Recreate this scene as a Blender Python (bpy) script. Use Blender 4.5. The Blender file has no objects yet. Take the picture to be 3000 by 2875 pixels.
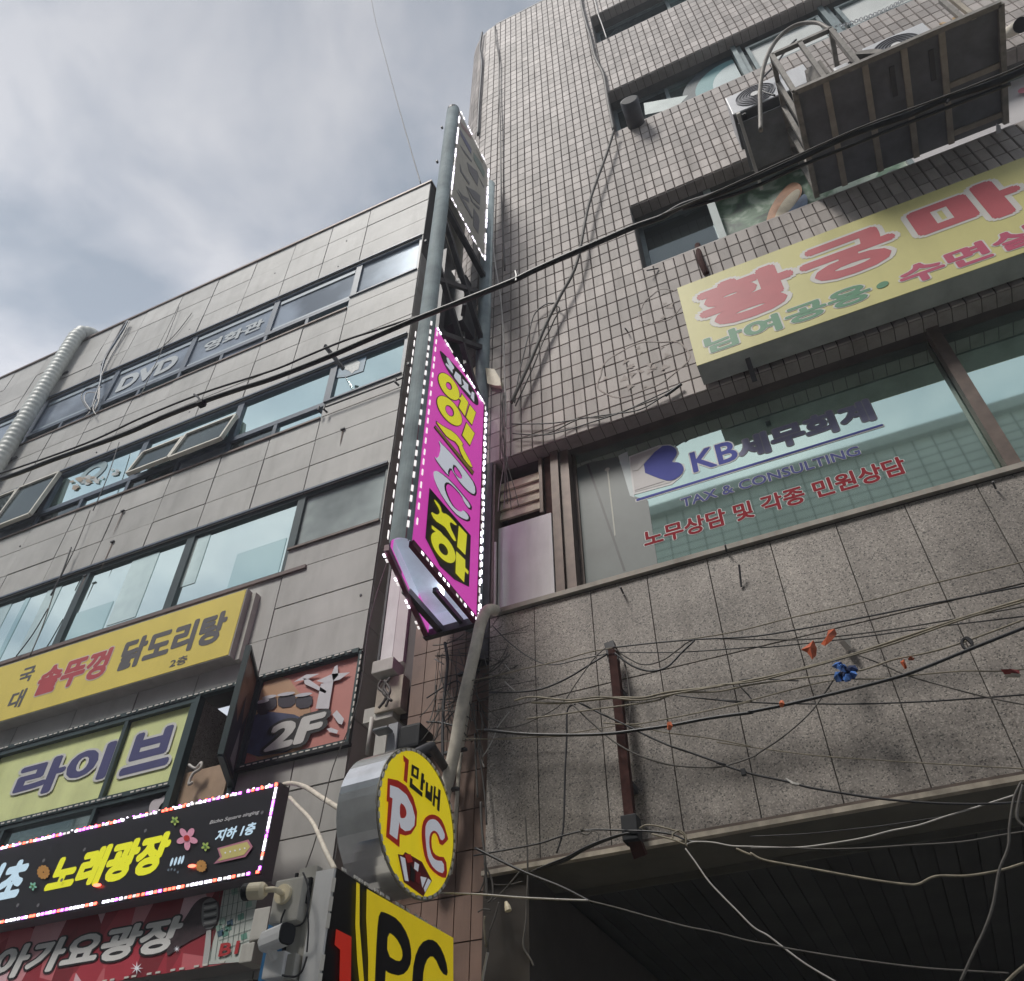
import bpy, bmesh, math, random
from mathutils import Vector, Matrix
from mathutils.geometry import tessellate_polygon
random.seed(7)
scene = bpy.context.scene
COL = scene.collection

# ------------------------------------------------------------------ camera
# world: X along the facades (right), Y into the buildings, Z up; facade of the tiled building is Y = 0
CAM = Vector((0.0, -4.6, 1.6))
PITCH, ROLL, YAW, FPX = math.radians(44.65), math.radians(-0.09), math.radians(-24.6), 2476.0
FW = Vector((math.sin(YAW)*math.cos(PITCH), math.cos(YAW)*math.cos(PITCH), math.sin(PITCH)))
R0 = Vector((math.cos(YAW), -math.sin(YAW), 0)); U0 = R0.cross(FW)
RT = R0*math.cos(ROLL) + U0*math.sin(ROLL); UP = -R0*math.sin(ROLL) + U0*math.cos(ROLL)
cd = bpy.data.cameras.new('camera'); cam = bpy.data.objects.new('camera', cd); COL.objects.link(cam)
cam.matrix_world = Matrix(((RT.x, UP.x, -FW.x, CAM.x), (RT.y, UP.y, -FW.y, CAM.y), (RT.z, UP.z, -FW.z, CAM.z), (0, 0, 0, 1)))
cd.sensor_fit = 'HORIZONTAL'; cd.sensor_width = 36; cd.lens = FPX/3000*36; cd.clip_start = 0.05; cd.clip_end = 2000
scene.camera = cam

# ------------------------------------------------------------------ view, world, sun
scene.view_settings.view_transform = 'Standard'; scene.view_settings.look = 'None'
scene.view_settings.gamma = 1; scene.view_settings.use_curve_mapping = False
scene.view_settings.exposure = 1.34
SUN_EL, SUN_AZ = math.radians(56), math.radians(202)     # azimuth from +Y clockwise: behind the camera, slightly left
w = bpy.data.worlds.new("World"); scene.world = w; w.use_nodes = True
nt = w.node_tree; nt.nodes.clear()
def wn(t, **k):
    n = nt.nodes.new(t)
    for a, b in k.items(): setattr(n, a, b)
    return n
sky = wn('ShaderNodeTexSky', sky_type='NISHITA', sun_disc=False, sun_elevation=SUN_EL, sun_rotation=SUN_AZ, dust_density=2.0)
bg1 = wn('ShaderNodeBackground'); bg1.inputs[1].default_value = 0.06
nt.links.new(sky.outputs[0], bg1.inputs[0])
tc = wn('ShaderNodeTexCoord'); sep = wn('ShaderNodeSeparateXYZ'); nt.links.new(tc.outputs['Generated'], sep.inputs[0])
def wm(op, a, b=None):
    n = wn('ShaderNodeMath', operation=op)
    for i, v in enumerate((a, b)):
        if v is None: continue
        if isinstance(v, (int, float)): n.inputs[i].default_value = v
        else: nt.links.new(v, n.inputs[i])
    return n.outputs[0]
zz = wm('ADD', wm('MAXIMUM', sep.outputs[2], 0.0), 0.12)
cx_, cy_ = wm('DIVIDE', sep.outputs[0], zz), wm('DIVIDE', sep.outputs[1], zz)
comb = wn('ShaderNodeCombineXYZ'); nt.links.new(cx_, comb.inputs[0]); nt.links.new(cy_, comb.inputs[1])
n1 = wn('ShaderNodeTexNoise'); n1.inputs['Scale'].default_value = 3.9; n1.inputs['Detail'].default_value = 7; n1.inputs['Roughness'].default_value = .55; n1.inputs['Distortion'].default_value = .35
nt.links.new(comb.outputs[0], n1.inputs['Vector'])
ramp = wn('ShaderNodeValToRGB'); nt.links.new(n1.outputs[0], ramp.inputs[0])
e = ramp.color_ramp.elements; e[0].position = .37; e[0].color = (.18, .205, .24, 1); e[1].position = .62; e[1].color = (.335, .34, .36, 1)
e2 = e.new(.50); e2.color = (.255, .27, .30, 1)
bg2 = wn('ShaderNodeBackground'); bg2.inputs[1].default_value = 0.92; nt.links.new(ramp.outputs[0], bg2.inputs[0])
nt.links.new(wm('MINIMUM', wm('SUBTRACT', 1.95, wm('MULTIPLY', wm('MAXIMUM', sep.outputs[2], 0.0), 1.28)), 1.2), bg2.inputs[1])      # overcast sky, paler towards the roofs
add = wn('ShaderNodeAddShader'); nt.links.new(bg1.outputs[0], add.inputs[0]); nt.links.new(bg2.outputs[0], add.inputs[1])
mixw = wn('ShaderNodeMixShader'); mixw.inputs[0].default_value = 0.92
nt.links.new(bg1.outputs[0], mixw.inputs[1]); nt.links.new(bg2.outputs[0], mixw.inputs[2])
ow = wn('ShaderNodeOutputWorld'); nt.links.new(mixw.outputs[0], ow.inputs[0])
sd = bpy.data.lights.new('sun', 'SUN'); sd.energy = 1.25; sd.angle = math.radians(14); sd.color = (1, .96, .9)
so = bpy.data.objects.new('sun', sd); COL.objects.link(so)
sdir = Vector((math.sin(SUN_AZ)*math.cos(SUN_EL), math.cos(SUN_AZ)*math.cos(SUN_EL), math.sin(SUN_EL)))
so.rotation_euler = sdir.to_track_quat('Z', 'Y').to_euler(); so.location = (0, -6, 30)

# ------------------------------------------------------------------ ray helpers: photo reading -> point on a known plane of the place
def ray(x, y): return FW*FPX + RT*(x-1500) - UP*(y-1437.5)
def at(p, Y=0.0): d = ray(*p); return CAM + d*((Y-CAM.y)/d.y)
def atX(p, X): d = ray(*p); return CAM + d*((X-CAM.x)/d.x)
def atZ(p, Z): d = ray(*p); return CAM + d*((Z-CAM.z)/d.z)
def S(x0, y0, sc):
    return lambda x, y: (x0+x*sc, y0+y*sc)
def proj(P):
    v = Vector(P)-CAM; k = v.dot(FW)
    return 1500+FPX*v.dot(RT)/k, 1437.5-FPX*v.dot(UP)/k

# ------------------------------------------------------------------ materials
MATS = {}
def mat(name, col, rough=.7, metal=0, emit=0, ecol=None, spec=.5, var=.12, vscale=6, bump=0, bscale=60, streak=0, speck=0, objrand=0, tint=False, coat=0, dirt=(.25, .22, .19)):
    if name in MATS: return MATS[name]
    m = bpy.data.materials.new(name); m.use_nodes = True; t = m.node_tree; N = t.nodes; L = t.links
    b = N['Principled BSDF']; b.inputs['Roughness'].default_value = rough; b.inputs['Metallic'].default_value = metal
    b.inputs['Specular IOR Level'].default_value = spec; b.inputs['Coat Weight'].default_value = coat
    geo = N.new('ShaderNodeNewGeometry'); pos = geo.outputs['Position']
    def noise(scale, det=4, vec=None, r=.6):
        n = N.new('ShaderNodeTexNoise'); n.inputs['Scale'].default_value = scale; n.inputs['Detail'].default_value = det; n.inputs['Roughness'].default_value = r
        L.new(vec or pos, n.inputs['Vector']); return n.outputs[0]
    def mult(ca, val, lo, hi, a=.3, bb=.7):
        mr = N.new('ShaderNodeMapRange'); mr.inputs[1].default_value = a; mr.inputs[2].default_value = bb; mr.inputs[3].default_value = lo; mr.inputs[4].default_value = hi
        L.new(val, mr.inputs[0]); vm = N.new('ShaderNodeVectorMath'); vm.operation = 'SCALE'; L.new(ca, vm.inputs[0]); L.new(mr.outputs[0], vm.inputs['Scale']); return vm.outputs[0]
    rgb = N.new('ShaderNodeRGB'); rgb.outputs[0].default_value = (*col, 1); c = rgb.outputs[0]
    if var: c = mult(c, noise(vscale), 1-var, 1+var)
    if objrand:
        oi = N.new('ShaderNodeObjectInfo'); c = mult(c, oi.outputs['Random'], 1-objrand, 1+objrand, 0, 1)
    if tint:
        a = N.new('ShaderNodeAttribute'); a.attribute_name = 'tint'; c = mult(c, a.outputs['Fac'], .76, 1.16, 0, 1)
    if speck:
        v = N.new('ShaderNodeTexVoronoi'); v.inputs['Scale'].default_value = 135; L.new(pos, v.inputs['Vector'])
        sp = N.new('ShaderNodeSeparateColor'); L.new(v.outputs['Color'], sp.inputs[0])
        cr = N.new('ShaderNodeValToRGB'); L.new(sp.outputs[0], cr.inputs[0]); el = cr.color_ramp.elements; cr.color_ramp.interpolation = 'CONSTANT'
        el[0].color = (.25, .25, .25, 1); el[1].position = .09; el[1].color = (.75, .73, .72, 1)
        for p_, v_ in ((.3, .95), (.6, 1.08), (.86, 1.5)):
            q_ = el.new(p_); q_.color = (v_, v_*.985, v_*.96, 1)
        mx = N.new('ShaderNodeMix'); mx.data_type = 'RGBA'; mx.blend_type = 'MULTIPLY'; mx.inputs[0].default_value = speck
        L.new(c, mx.inputs[6]); L.new(cr.outputs[0], mx.inputs[7]); c = mx.outputs[2]
    if streak:
        mp = N.new('ShaderNodeMapping'); mp.inputs['Scale'].default_value = (3.2, 3.2, .5); L.new(pos, mp.inputs[0])
        n = noise(1.6, 6, mp.outputs[0], .65); mr = N.new('ShaderNodeMapRange'); mr.inputs[1].default_value = .48; mr.inputs[2].default_value = .78; mr.inputs[4].default_value = streak
        L.new(n, mr.inputs[0]); mx = N.new('ShaderNodeMix'); mx.data_type = 'RGBA'; mx.blend_type = 'MULTIPLY'; L.new(mr.outputs[0], mx.inputs[0]); L.new(c, mx.inputs[6]); mx.inputs[7].default_value = (*dirt, 1); c = mx.outputs[2]
    L.new(c, b.inputs['Base Color'])
    if emit: b.inputs['Emission Strength'].default_value = emit; b.inputs['Emission Color'].default_value = (*(ecol or col), 1)
    if bump:
        bp = N.new('ShaderNodeBump'); bp.inputs['Strength'].default_value = bump; bp.inputs['Distance'].default_value = .004
        L.new(noise(bscale, 5), bp.inputs['Height']); L.new(bp.outputs[0], b.inputs['Normal'])
    MATS[name] = m; return m
def glass(name, tint, body, mixf=.6, rough=.03):
    m = bpy.data.materials.new(name); m.use_nodes = True; t = m.node_tree; N = t.nodes; L = t.links; N.clear()
    g = N.new('ShaderNodeBsdfGlossy'); g.inputs['Color'].default_value = (*tint, 1); g.inputs['Roughness'].default_value = rough
    d = N.new('ShaderNodeBsdfDiffuse'); mx = N.new('ShaderNodeMixShader'); mx.inputs[0].default_value = mixf
    geo = N.new('ShaderNodeNewGeometry'); no = N.new('ShaderNodeTexNoise'); no.inputs['Scale'].default_value = 1.3; no.inputs['Detail'].default_value = 3; L.new(geo.outputs['Position'], no.inputs['Vector'])
    cr = N.new('ShaderNodeValToRGB'); L.new(no.outputs[0], cr.inputs[0]); cr.color_ramp.elements[0].position = .35; cr.color_ramp.elements[1].position = .65
    cr.color_ramp.elements[0].color = (*[v*.6 for v in body], 1); cr.color_ramp.elements[1].color = (*[v*1.3 for v in body], 1)
    L.new(cr.outputs[0], d.inputs[0])
    bp = N.new('ShaderNodeBump'); bp.inputs['Strength'].default_value = .12; bp.inputs['Distance'].default_value = .01
    n2 = N.new('ShaderNodeTexNoise'); n2.inputs['Scale'].default_value = .9; n2.inputs['Detail'].default_value = 1; L.new(geo.outputs['Position'], n2.inputs['Vector']); L.new(n2.outputs[0], bp.inputs['Height']); L.new(bp.outputs[0], g.inputs['Normal'])
    o = N.new('ShaderNodeOutputMaterial'); L.new(d.outputs[0], mx.inputs[1]); L.new(g.outputs[0], mx.inputs[2]); L.new(mx.outputs[0], o.inputs[0])
    MATS[name] = m; return m

M_TILE = mat('ceramic_tile', (.39, .352, .328), .6, spec=.3, var=.17, vscale=.8, tint=True, streak=.6, bump=.15, bscale=30)
M_TILEO = mat('ceramic_tile_piece', (.39, .352, .328), .6, spec=.3, var=.17, vscale=.8, objrand=.18, streak=.6, bump=.15, bscale=30)
M_GROUT = mat('tile_grout', (.075, .06, .055), .95, var=.3, vscale=8)
M_GRAN = mat('speckled_granite', (.275, .25, .228), .6, var=.45, vscale=.7, speck=.9, objrand=.05, streak=.5, bump=.1, bscale=80)
M_STONE = mat('stone_cladding', (.405, .397, .376), .6, var=.13, vscale=1.6, objrand=.085, streak=.26, bump=.1, bscale=120)
M_JOINT = mat('dark_joint', (.05, .045, .042), .9)
M_BRONZE = mat('bronze_frame', (.12, .09, .075), .5, metal=.3, var=.25, vscale=9, streak=.3)
M_DGREEN = mat('dark_green_frame', (.028, .05, .052), .4, var=.2)
M_BLUEFR = mat('blue_grey_frame', (.06, .085, .12), .45, var=.2)
M_LTFR = mat('pale_aluminium', (.30, .36, .35), .5, metal=0, var=.12)
M_GREYFR = mat('grey_window_frame', (.17, .21, .215), .45, metal=.3, var=.2, streak=.3)
M_CREAMFR = mat('cream_sash', (.55, .53, .46), .5, var=.1, streak=.25)
M_GLASS = glass('tinted_reflective_glass', (.80, .94, .91), (.16, .21, .20), .72)
M_GLASSB = glass('blue_reflective_glass', (.76, .95, .95), (.13, .2, .2), .74)
M_GLASSD = glass('dark_glass', (.34, .4, .42), (.05, .06, .06), .35)
M_KBG = glass('office_glass', (.78, .98, .88), (.17, .25, .225), .70)
M_FILM = glass('frosted_blue_film', (.5, .56, .62), (.25, .285, .335), .10, .2)
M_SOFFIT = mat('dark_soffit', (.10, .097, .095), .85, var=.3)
M_SOFFB = mat('painted_soffit_strip', (.12, .112, .092), .8, var=.2, vscale=3)
M_TRIM = mat('cream_trim', (.42, .37, .30), .7, var=.25, vscale=12, streak=.6)
M_RUST = mat('rusty_brown_steel', (.052, .021, .018), .8, spec=.15, var=.35, vscale=14, bump=.3)
M_STEEL = mat('weathered_steel', (.21, .195, .175), .6, metal=.2, var=.3, vscale=14, streak=.4)
M_STEELD = mat('dark_steel', (.055, .055, .06), .55, metal=.2, var=.3, vscale=10)
M_PLATE = mat('dark_platform_board', (.13, .132, .145), .9, var=.25, vscale=5)
M_POLE = mat('blue_grey_steel', (.27, .325, .34), .75, spec=.25, var=.2, vscale=5, streak=.5)
M_WHITE = mat('white_paint', (.74, .74, .73), .65, spec=.2, var=.05, streak=.25)
M_ACW = mat('ac_casing', (.62, .63, .65), .4, var=.06, streak=.2)
M_CREAM = mat('aged_cream_plastic', (.72, .64, .46), .5, var=.12, streak=.3)
M_GREYP = mat('grey_plastic_box', (.46, .45, .41), .55, var=.12, streak=.45)
M_BLACK = mat('black_rubber', (.016, .017, .02), .6, spec=.3, var=.2)
M_CABLE = mat('black_cable', (.02, .02, .023), .42, var=.3, vscale=20)
M_CABG = mat('dusty_grey_cable', (.085, .078, .07), .6, var=.3, vscale=20)
M_CABC = mat('dusty_cream_cable', (.235, .205, .15), .6, var=.35, vscale=20)
M_CABW = mat('white_cable', (.46, .44, .41), .5, var=.15, vscale=20)
M_WRAP = mat('taped_insulation', (.62, .57, .48), .7, var=.2, vscale=12, bump=.4, bscale=40, streak=.4)
M_PTILE = mat('brown_pillar_tile', (.20, .125, .095), .5, var=.2, vscale=4, objrand=.1, streak=.5)
M_PTILE_LIT = mat('lit_pillar_tile', (.33, .25, .225), .5, var=.12, vscale=3, objrand=.08, streak=.3)  # same pillar tile, brighter light put into the paler colour
M_DUCT = mat('pale_ribbed_duct', (.46, .48, .45), .5, var=.12)
M_STAIN = mat('cement_patch', (.41, .365, .335), .85, var=.25, vscale=18, bump=.8, bscale=35)
M_LEDW = mat('white_led', (.9, .88, 1), .4, emit=1.7, ecol=(.90, .84, 1), var=0)
M_LEDP = mat('violet_led', (.6, .1, .9), .4, emit=3.0, ecol=(.65, .12, .95), var=0)
M_LEDR = mat('red_led', (.9, .08, .05), .4, emit=2.4, ecol=(1, .1, .06), var=0)
M_LEDG = mat('green_led', (.1, .9, .3), .4, emit=2.0, ecol=(.1, .9, .3), var=0)
M_LEDDIM = mat('dim_led', (.7, .68, .66), .4, emit=.35, ecol=(.9, .86, .85), var=.1)
M_LEDOFF = mat('unlit_led', (.62, .60, .55), .4, var=.1)
M_TUBE = mat('lit_light_tube', (.9, .92, 1), .3, emit=4, ecol=(.9, .93, 1), var=0)
def fl(name, col, e=0, **k): return mat(name, col, k.pop('rough', .5), emit=e, var=k.pop('var', .05), **k)

# ------------------------------------------------------------------ mesh helpers
def tag(o, label=None, cat=None, group=None, kind=None):
    if label: o['label'] = label
    if cat: o['category'] = cat
    if group: o['group'] = group
    if kind: o['kind'] = kind
    return o
def thing(name, label, cat, loc=(0, 0, 0), group=None):
    o = bpy.data.objects.new(name, None); o.empty_display_size = .2; COL.objects.link(o); o.location = loc
    return tag(o, label, cat, group)
def link(name, me, m=None, parent=None, loc=None):
    o = bpy.data.objects.new(name, me); COL.objects.link(o)
    if m is not None and len(me.materials) == 0: me.materials.append(m)
    if parent is not None:
        o.parent = parent
        pw = parent.matrix_world if False else None
        off = Vector((0, 0, 0)); p = parent
        while p is not None: off += p.location; p = p.parent
        o.location = (Vector(loc) if loc is not None else Vector((0, 0, 0))) - off
    elif loc is not None: o.location = loc
    return o
class MB:
    def __init__(s): s.v = []; s.f = []; s.t = []
    def quad(s, a, b, c, d):
        n = len(s.v); s.v += [tuple(a), tuple(b), tuple(c), tuple(d)]; s.f.append((n, n+1, n+2, n+3)); return s
    def hexa(s, P):          # 8 corners: bottom 0-3, top 4-7
        n = len(s.v); s.v += [tuple(p) for p in P]
        for f in ((0, 3, 2, 1), (4, 5, 6, 7), (0, 1, 5, 4), (1, 2, 6, 5), (2, 3, 7, 6), (3, 0, 4, 7)): s.f.append(tuple(n+i for i in f))
        return s
    def box(s, x0, x1, y0, y1, z0, z1):
        return s.hexa([(x0, y0, z0), (x1, y0, z0), (x1, y1, z0), (x0, y1, z0), (x0, y0, z1), (x1, y0, z1), (x1, y1, z1), (x0, y1, z1)])
    def bar(s, a, b, w=.04, h=None, upv=(0, 0, 1)):
        a, b = Vector(a), Vector(b); h = h or w; d = (b-a).normalized(); u = Vector(upv)
        if abs(d.dot(u)) > .95: u = Vector((0, 1, 0))
        x = d.cross(u).normalized()*w/2; y = x.cross(d).normalized()*h/2
        return s.hexa([a-x-y, a+x-y, b+x-y, b-x-y, a-x+y, a+x+y, b+x+y, b-x+y])
    def tube(s, pts, r, n=8, cap=True):
        pts = [Vector(p) for p in pts]; rings = []; prev = None
        for i, p in enumerate(pts):
            d = (pts[min(i+1, len(pts)-1)]-pts[max(i-1, 0)])
            if d.length < 1e-9: d = Vector((0, 0, 1))
            d.normalize()
            if prev is None:
                u = Vector((0, 1, 0)) if abs(d.y) < .9 else Vector((1, 0, 0)); x = d.cross(u).normalized()
            else:
                x = prev-d*prev.dot(d)
                x = x.normalized() if x.length > 1e-6 else d.cross(Vector((0, 1, 0))).normalized()
            prev = x; y = d.cross(x); rr = r[i] if isinstance(r, (list, tuple)) else r
            b = len(s.v); rings.append(b)
            for k in range(n):
                a = 2*math.pi*k/n; s.v.append(tuple(p+(x*math.cos(a)+y*math.sin(a))*rr))
        for i in range(len(rings)-1):
            A, B = rings[i], rings[i+1]
            for k in range(n): s.f.append((A+k, A+(k+1) % n, B+(k+1) % n, B+k))
        if cap: s.f.append(tuple(rings[0]+k for k in reversed(range(n)))); s.f.append(tuple(rings[-1]+k for k in range(n)))
        return s
    def mesh(s, name, smooth=False, bevel=0):
        me = bpy.data.meshes.new(name); me.from_pydata(s.v, [], s.f); me.validate(); me.update()
        if bevel:
            bm = bmesh.new(); bm.from_mesh(me); bmesh.ops.bevel(bm, geom=bm.edges[:], offset=bevel, segments=2, affect='EDGES', profile=.7); bm.to_mesh(me); bm.free()
        bm = bmesh.new(); bm.from_mesh(me); bmesh.ops.recalc_face_normals(bm, faces=bm.faces[:]); bm.to_mesh(me); bm.free()
        if smooth:
            for p in me.polygons: p.use_smooth = True
        return me
    def build(s, name, m, parent=None, smooth=False, bevel=0, **k):
        o = link(name, s.mesh(name, smooth, bevel), m, parent, (0, 0, 0) if parent is not None else None)
        return tag(o, **k)
def box_part(name, m, parent, x0, x1, y0, y1, z0, z1, bevel=0, **k):
    return MB().box(x0, x1, y0, y1, z0, z1).build(name, m, parent, bevel=bevel, **k)

class Fr:      # a flat print frame: origin, u, v and outward normal n
    def __init__(s, o, u, n): s.o = Vector(o); s.u = Vector(u).normalized(); s.n = Vector(n).normalized(); s.v = Vector((0, 0, 1))
    def hit(s, p):
        d = ray(*p); k = (s.o-CAM).dot(s.n)/d.dot(s.n); q = CAM+d*k-s.o; return (q.dot(s.u), q.dot(s.v))
    def pt(s, u, v, h=0): return s.o+s.u*u+s.v*v+s.n*h
def FY(Y): return Fr((0, Y, 0), (1, 0, 0), (0, -1, 0))
def FX(X): return Fr((X, 0, 0), (0, 1, 0), (1, 0, 0))
def flat_uv(fr, loops, h, m, name, parent, thick=.0015, **k):
    """filled flat shape (outer loops and holes, even-odd) laid h in front of the frame"""
    cu = bpy.data.curves.new('shape', 'CURVE'); cu.dimensions = '2D'; cu.fill_mode = 'BOTH'; cu.extrude = thick/2
    for lp in loops:
        sp = cu.splines.new('POLY'); sp.points.add(len(lp)-1); sp.use_cyclic_u = True
        for i, (a, b) in enumerate(lp): sp.points[i].co = (a, b, 0, 1)
    o = bpy.data.objects.new('shape', cu); COL.objects.link(o)
    me = bpy.data.meshes.new_from_object(o.evaluated_get(bpy.context.evaluated_depsgraph_get()))
    bpy.data.objects.remove(o); bpy.data.curves.remove(cu)
    return place_flat(me, fr, h, m, name, parent, **k)
def place_flat(me, fr, h, m, name, parent, **k):
    for v in me.vertices: v.co = fr.pt(v.co.x, v.co.y, h+v.co.z)
    me.name = name
    return tag(link(name, me, m, parent, (0, 0, 0) if parent is not None else None), **k)
def flat(fr, loops, h, m, name, parent, **k): return flat_uv(fr, [[fr.hit(p) for p in lp] for lp in loops], h, m, name, parent, **k)
def smooth_loop(lp, it=2):
    for _ in range(it):
        q = []
        for i in range(len(lp)):
            a, b = lp[i], lp[(i+1) % len(lp)]; q += [(a[0]*.75+b[0]*.25, a[1]*.75+b[1]*.25), (a[0]*.25+b[0]*.75, a[1]*.25+b[1]*.75)]
        lp = q
    return lp
def oval(c, a, b, n=28):     # ellipse as an affine circle: centre and two radius vectors (photo reading)
    return [(c[0]+a[0]*math.cos(t)+b[0]*math.sin(t), c[1]+a[1]*math.cos(t)+b[1]*math.sin(t)) for t in [2*math.pi*i/n for i in range(n)]]
def text(body, fr, p0, p1, m, name, parent, h=.004, bold=.02, outline=None, shear=0, uv=False, hgap=.0015, **k):
    """lettering fitted to a rectangle of a frame: p0/p1 are lower left / upper right, or (left, bottom) / (right, top) edge points"""
    if uv: (u0, v0), (u1, v1) = p0, p1
    elif isinstance(p0[0], tuple): u0, v0, u1, v1 = fr.hit(p0[0])[0], fr.hit(p0[1])[1], fr.hit(p1[0])[0], fr.hit(p1[1])[1]
    else: (u0, v0), (u1, v1) = fr.hit(p0), fr.hit(p1)
    cu = bpy.data.curves.new('t', 'FONT'); cu.body = body; cu.shear = shear; cu.resolution_u = 3
    o = bpy.data.objects.new('t', cu); COL.objects.link(o)
    base = bpy.data.meshes.new_from_object(o.evaluated_get(bpy.context.evaluated_depsgraph_get()))
    bpy.data.objects.remove(o); bpy.data.curves.remove(cu)
    V = [v.co.copy() for v in base.vertices]; Fc = [tuple(p.vertices) for p in base.polygons]; bpy.data.meshes.remove(base)
    x0, x1, y0, y1 = min(v.x for v in V)-bold, max(v.x for v in V)+bold, min(v.y for v in V)-bold, max(v.y for v in V)+bold
    sx, sy = (u1-u0)/(x1-x0), (v1-v0)/(y1-y0)
    def fat(off, n_):
        """a heavier stroke: the same outlines swept round a small circle, each copy a hair in front of the last"""
        rings = [(0, 0)]+[(off*math.cos(2*math.pi*q/n_), off*math.sin(2*math.pi*q/n_)) for q in range(n_)]
        if off > .06: rings += [(off*.5*math.cos(2*math.pi*q/8), off*.5*math.sin(2*math.pi*q/8)) for q in range(8)]
        vs, fs = [], []
        for q, (dx, dy) in enumerate(rings):
            b_ = len(vs); vs += [(u0+(v.x+dx-x0)*sx, v0+(v.y+dy-y0)*sy, q*.00004) for v in V]; fs += [tuple(b_+i for i in f) for f in Fc]
        me = bpy.data.meshes.new('t'); me.from_pydata(vs, [], fs); me.update(); return me
    if outline:
        om, oo = outline; place_flat(fat(bold+oo, 14), fr, h, om, name+'_outline', parent)
    return place_flat(fat(bold, 10), fr, h+(max(hgap, .0015) if outline else 0), m, name, parent, **k)
def catmull(P, n=6):
    P = [Vector(p) for p in P]
    if len(P) < 3: return P
    Q = []
    for i in range(len(P)-1):
        a, b, c, d = P[max(i-1, 0)], P[i], P[i+1], P[min(i+2, len(P)-1)]
        for k in range(n):
            t = k/n; Q.append(.5*((2*b)+(c-a)*t+(2*a-5*b+4*c-d)*t*t+(3*b-a-3*c+d)*t**3))
    Q.append(P[-1]); return Q
def cable(pts, Y, r, m, label, group=None, name='cable', cat='cable', parent=None, n=6, Y2=None):
    N_ = len(pts); P = []
    for i, p in enumerate(pts):
        yy = Y if Y2 is None else Y+(Y2-Y)*i/(N_-1)
        if len(p) == 3: yy = p[2]
        P.append(at(p[:2], yy))
    P = catmull(P); o = MB().tube(P, r, n).mesh(name, True)
    return tag(link(name, o, m, parent, (0, 0, 0) if parent is not None else None), label if parent is None else None, cat if parent is None else None, group if parent is None else None)
def led(parent, P, ax, n_, m, size=(.02, .008, .008), name='led_module'):
    """one module mesh per material and size, shared"""
    key = 'led'+m.name+str(size)+str([round(c, 2) for c in ax]); me = bpy.data.meshes.get(key)
    if me is None:
        ax = Vector(ax).normalized(); nn = Vector(n_).normalized(); b = ax.cross(nn)
        l, w_, t_ = size; mb = MB(); C_ = [ax*sx*l+b*sy*w_+nn*sz*t_ for sz in (0, 1) for sx, sy in ((-1, -1), (1, -1), (1, 1), (-1, 1))]
        mb.hexa(C_); me = mb.mesh(key); me.name = key; me.materials.append(m)
    return link(name, me, None, parent, P)
def led_line(parent, a, b, n, mats, normal, size=(.02, .008, .008), gap=None):
    a, b = Vector(a), Vector(b)
    for i in range(n):
        if gap and gap(i): continue
        m = mats[i % len(mats)] if not callable(mats) else mats(i)
        if random.random() < .04: continue
        if m is M_LEDW and random.random() < .25: m = M_LEDDIM
        led(parent, a+(b-a)*((i+.5+random.uniform(-.12, .12))/n), (b-a)+Vector((random.uniform(-1, 1), random.uniform(-1, 1), random.uniform(-1, 1)))*(b-a).length*0, normal, m, size)

# ================================================================== SETTING
MB().box(-60, 60, -60, 60, -.2, 0).build('ground', mat('pale_paving_slabs', (.44, .43, .41), .9, var=.15, vscale=3, bump=.3), kind='structure')
MB().box(-40, 30, -2.6, .0, .0, .12).build('pavement', mat('paving', (.28, .27, .25), .85, var=.15, vscale=2), kind='structure')

# ------------------------------------------------------------------ building across the street (behind the camera; seen as reflections)
opp = thing('apartment_building', 'tiled building across the street, seen only as a reflection in the glass', 'building', (0, -9, 0))
M_OPP = mat('pale_opposite_tile', (.46, .47, .46), .8, var=.1, vscale=2); M_OPG = mat('opposite_joint', (.12, .13, .13), .9)
box_part('wall', M_OPP, opp, -30, 22, -14, -8.4, 0, 14.0)
ob = MB()
for i in range(140): ob.box(-29.9+i*.36, -29.88+i*.36, -8.41, -8.396, .1, 14)
for i in range(64): ob.box(-30, 22, -8.412, -8.398, .3+i*.213, .32+i*.213)
ob.build('tile_joint', M_OPG, opp, kind='stuff')
for i in range(9):
    for k in range(3):
        f = box_part('window', M_GREYFR, opp, -28+i*5.4, -24.6+i*5.4, -8.42, -8.33, 3.4+k*3.6, 5.2+k*3.6)
        box_part('pane', M_GLASSD, f, -27.9+i*5.4, -24.7+i*5.4, -8.34, -8.325, 3.5+k*3.6, 5.1+k*3.6)
box_part('parapet', mat('coping', (.35, .36, .36), .8), opp, -30.1, 22.1, -14.1, -8.25, 14.0, 14.25)

# ================================================================== TILED BUILDING (right)
TB = thing('tiled_building', 'tall building with small beige square tiles above a speckled granite shopfront band', 'building', (0, 0, 0))
XR = 7.2                                   # right end of what is built
WX = -.662                                 # left edge of the upper windows
WROWS = [(9.12, 10.44), (12.41, 13.75), (15.73, 17.05)]
ZT0, ZT1 = 7.03, 19.14
RC = .75; CXL = -2.43
def row_edges():
    out = [];  bands = [(7.03, 9.12, 11), (9.12, 10.44, 7), (10.44, 12.41, 11), (12.41, 13.75, 7), (13.75, 15.73, 11), (15.73, 17.05, 7), (17.05, 19.14, 11)]
    for a, b, n in bands:
        for i in range(n): out.append((a+(b-a)*i/n, a+(b-a)*(i+1)/n))
    return out
ROWS = row_edges(); PX = (CXL-WX)/-17.0
PX = (WX-CXL)/17.0
# backing wall (grout) with openings
gw = MB(); G0 = .012
gw.box(CXL, WX, G0, .3, ZT0, ZT1)
prev = ZT0
for a, b in WROWS+[(ZT1, ZT1)]:
    if a > prev: gw.box(WX, XR, G0, .3, prev, a)
    prev = b
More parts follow.
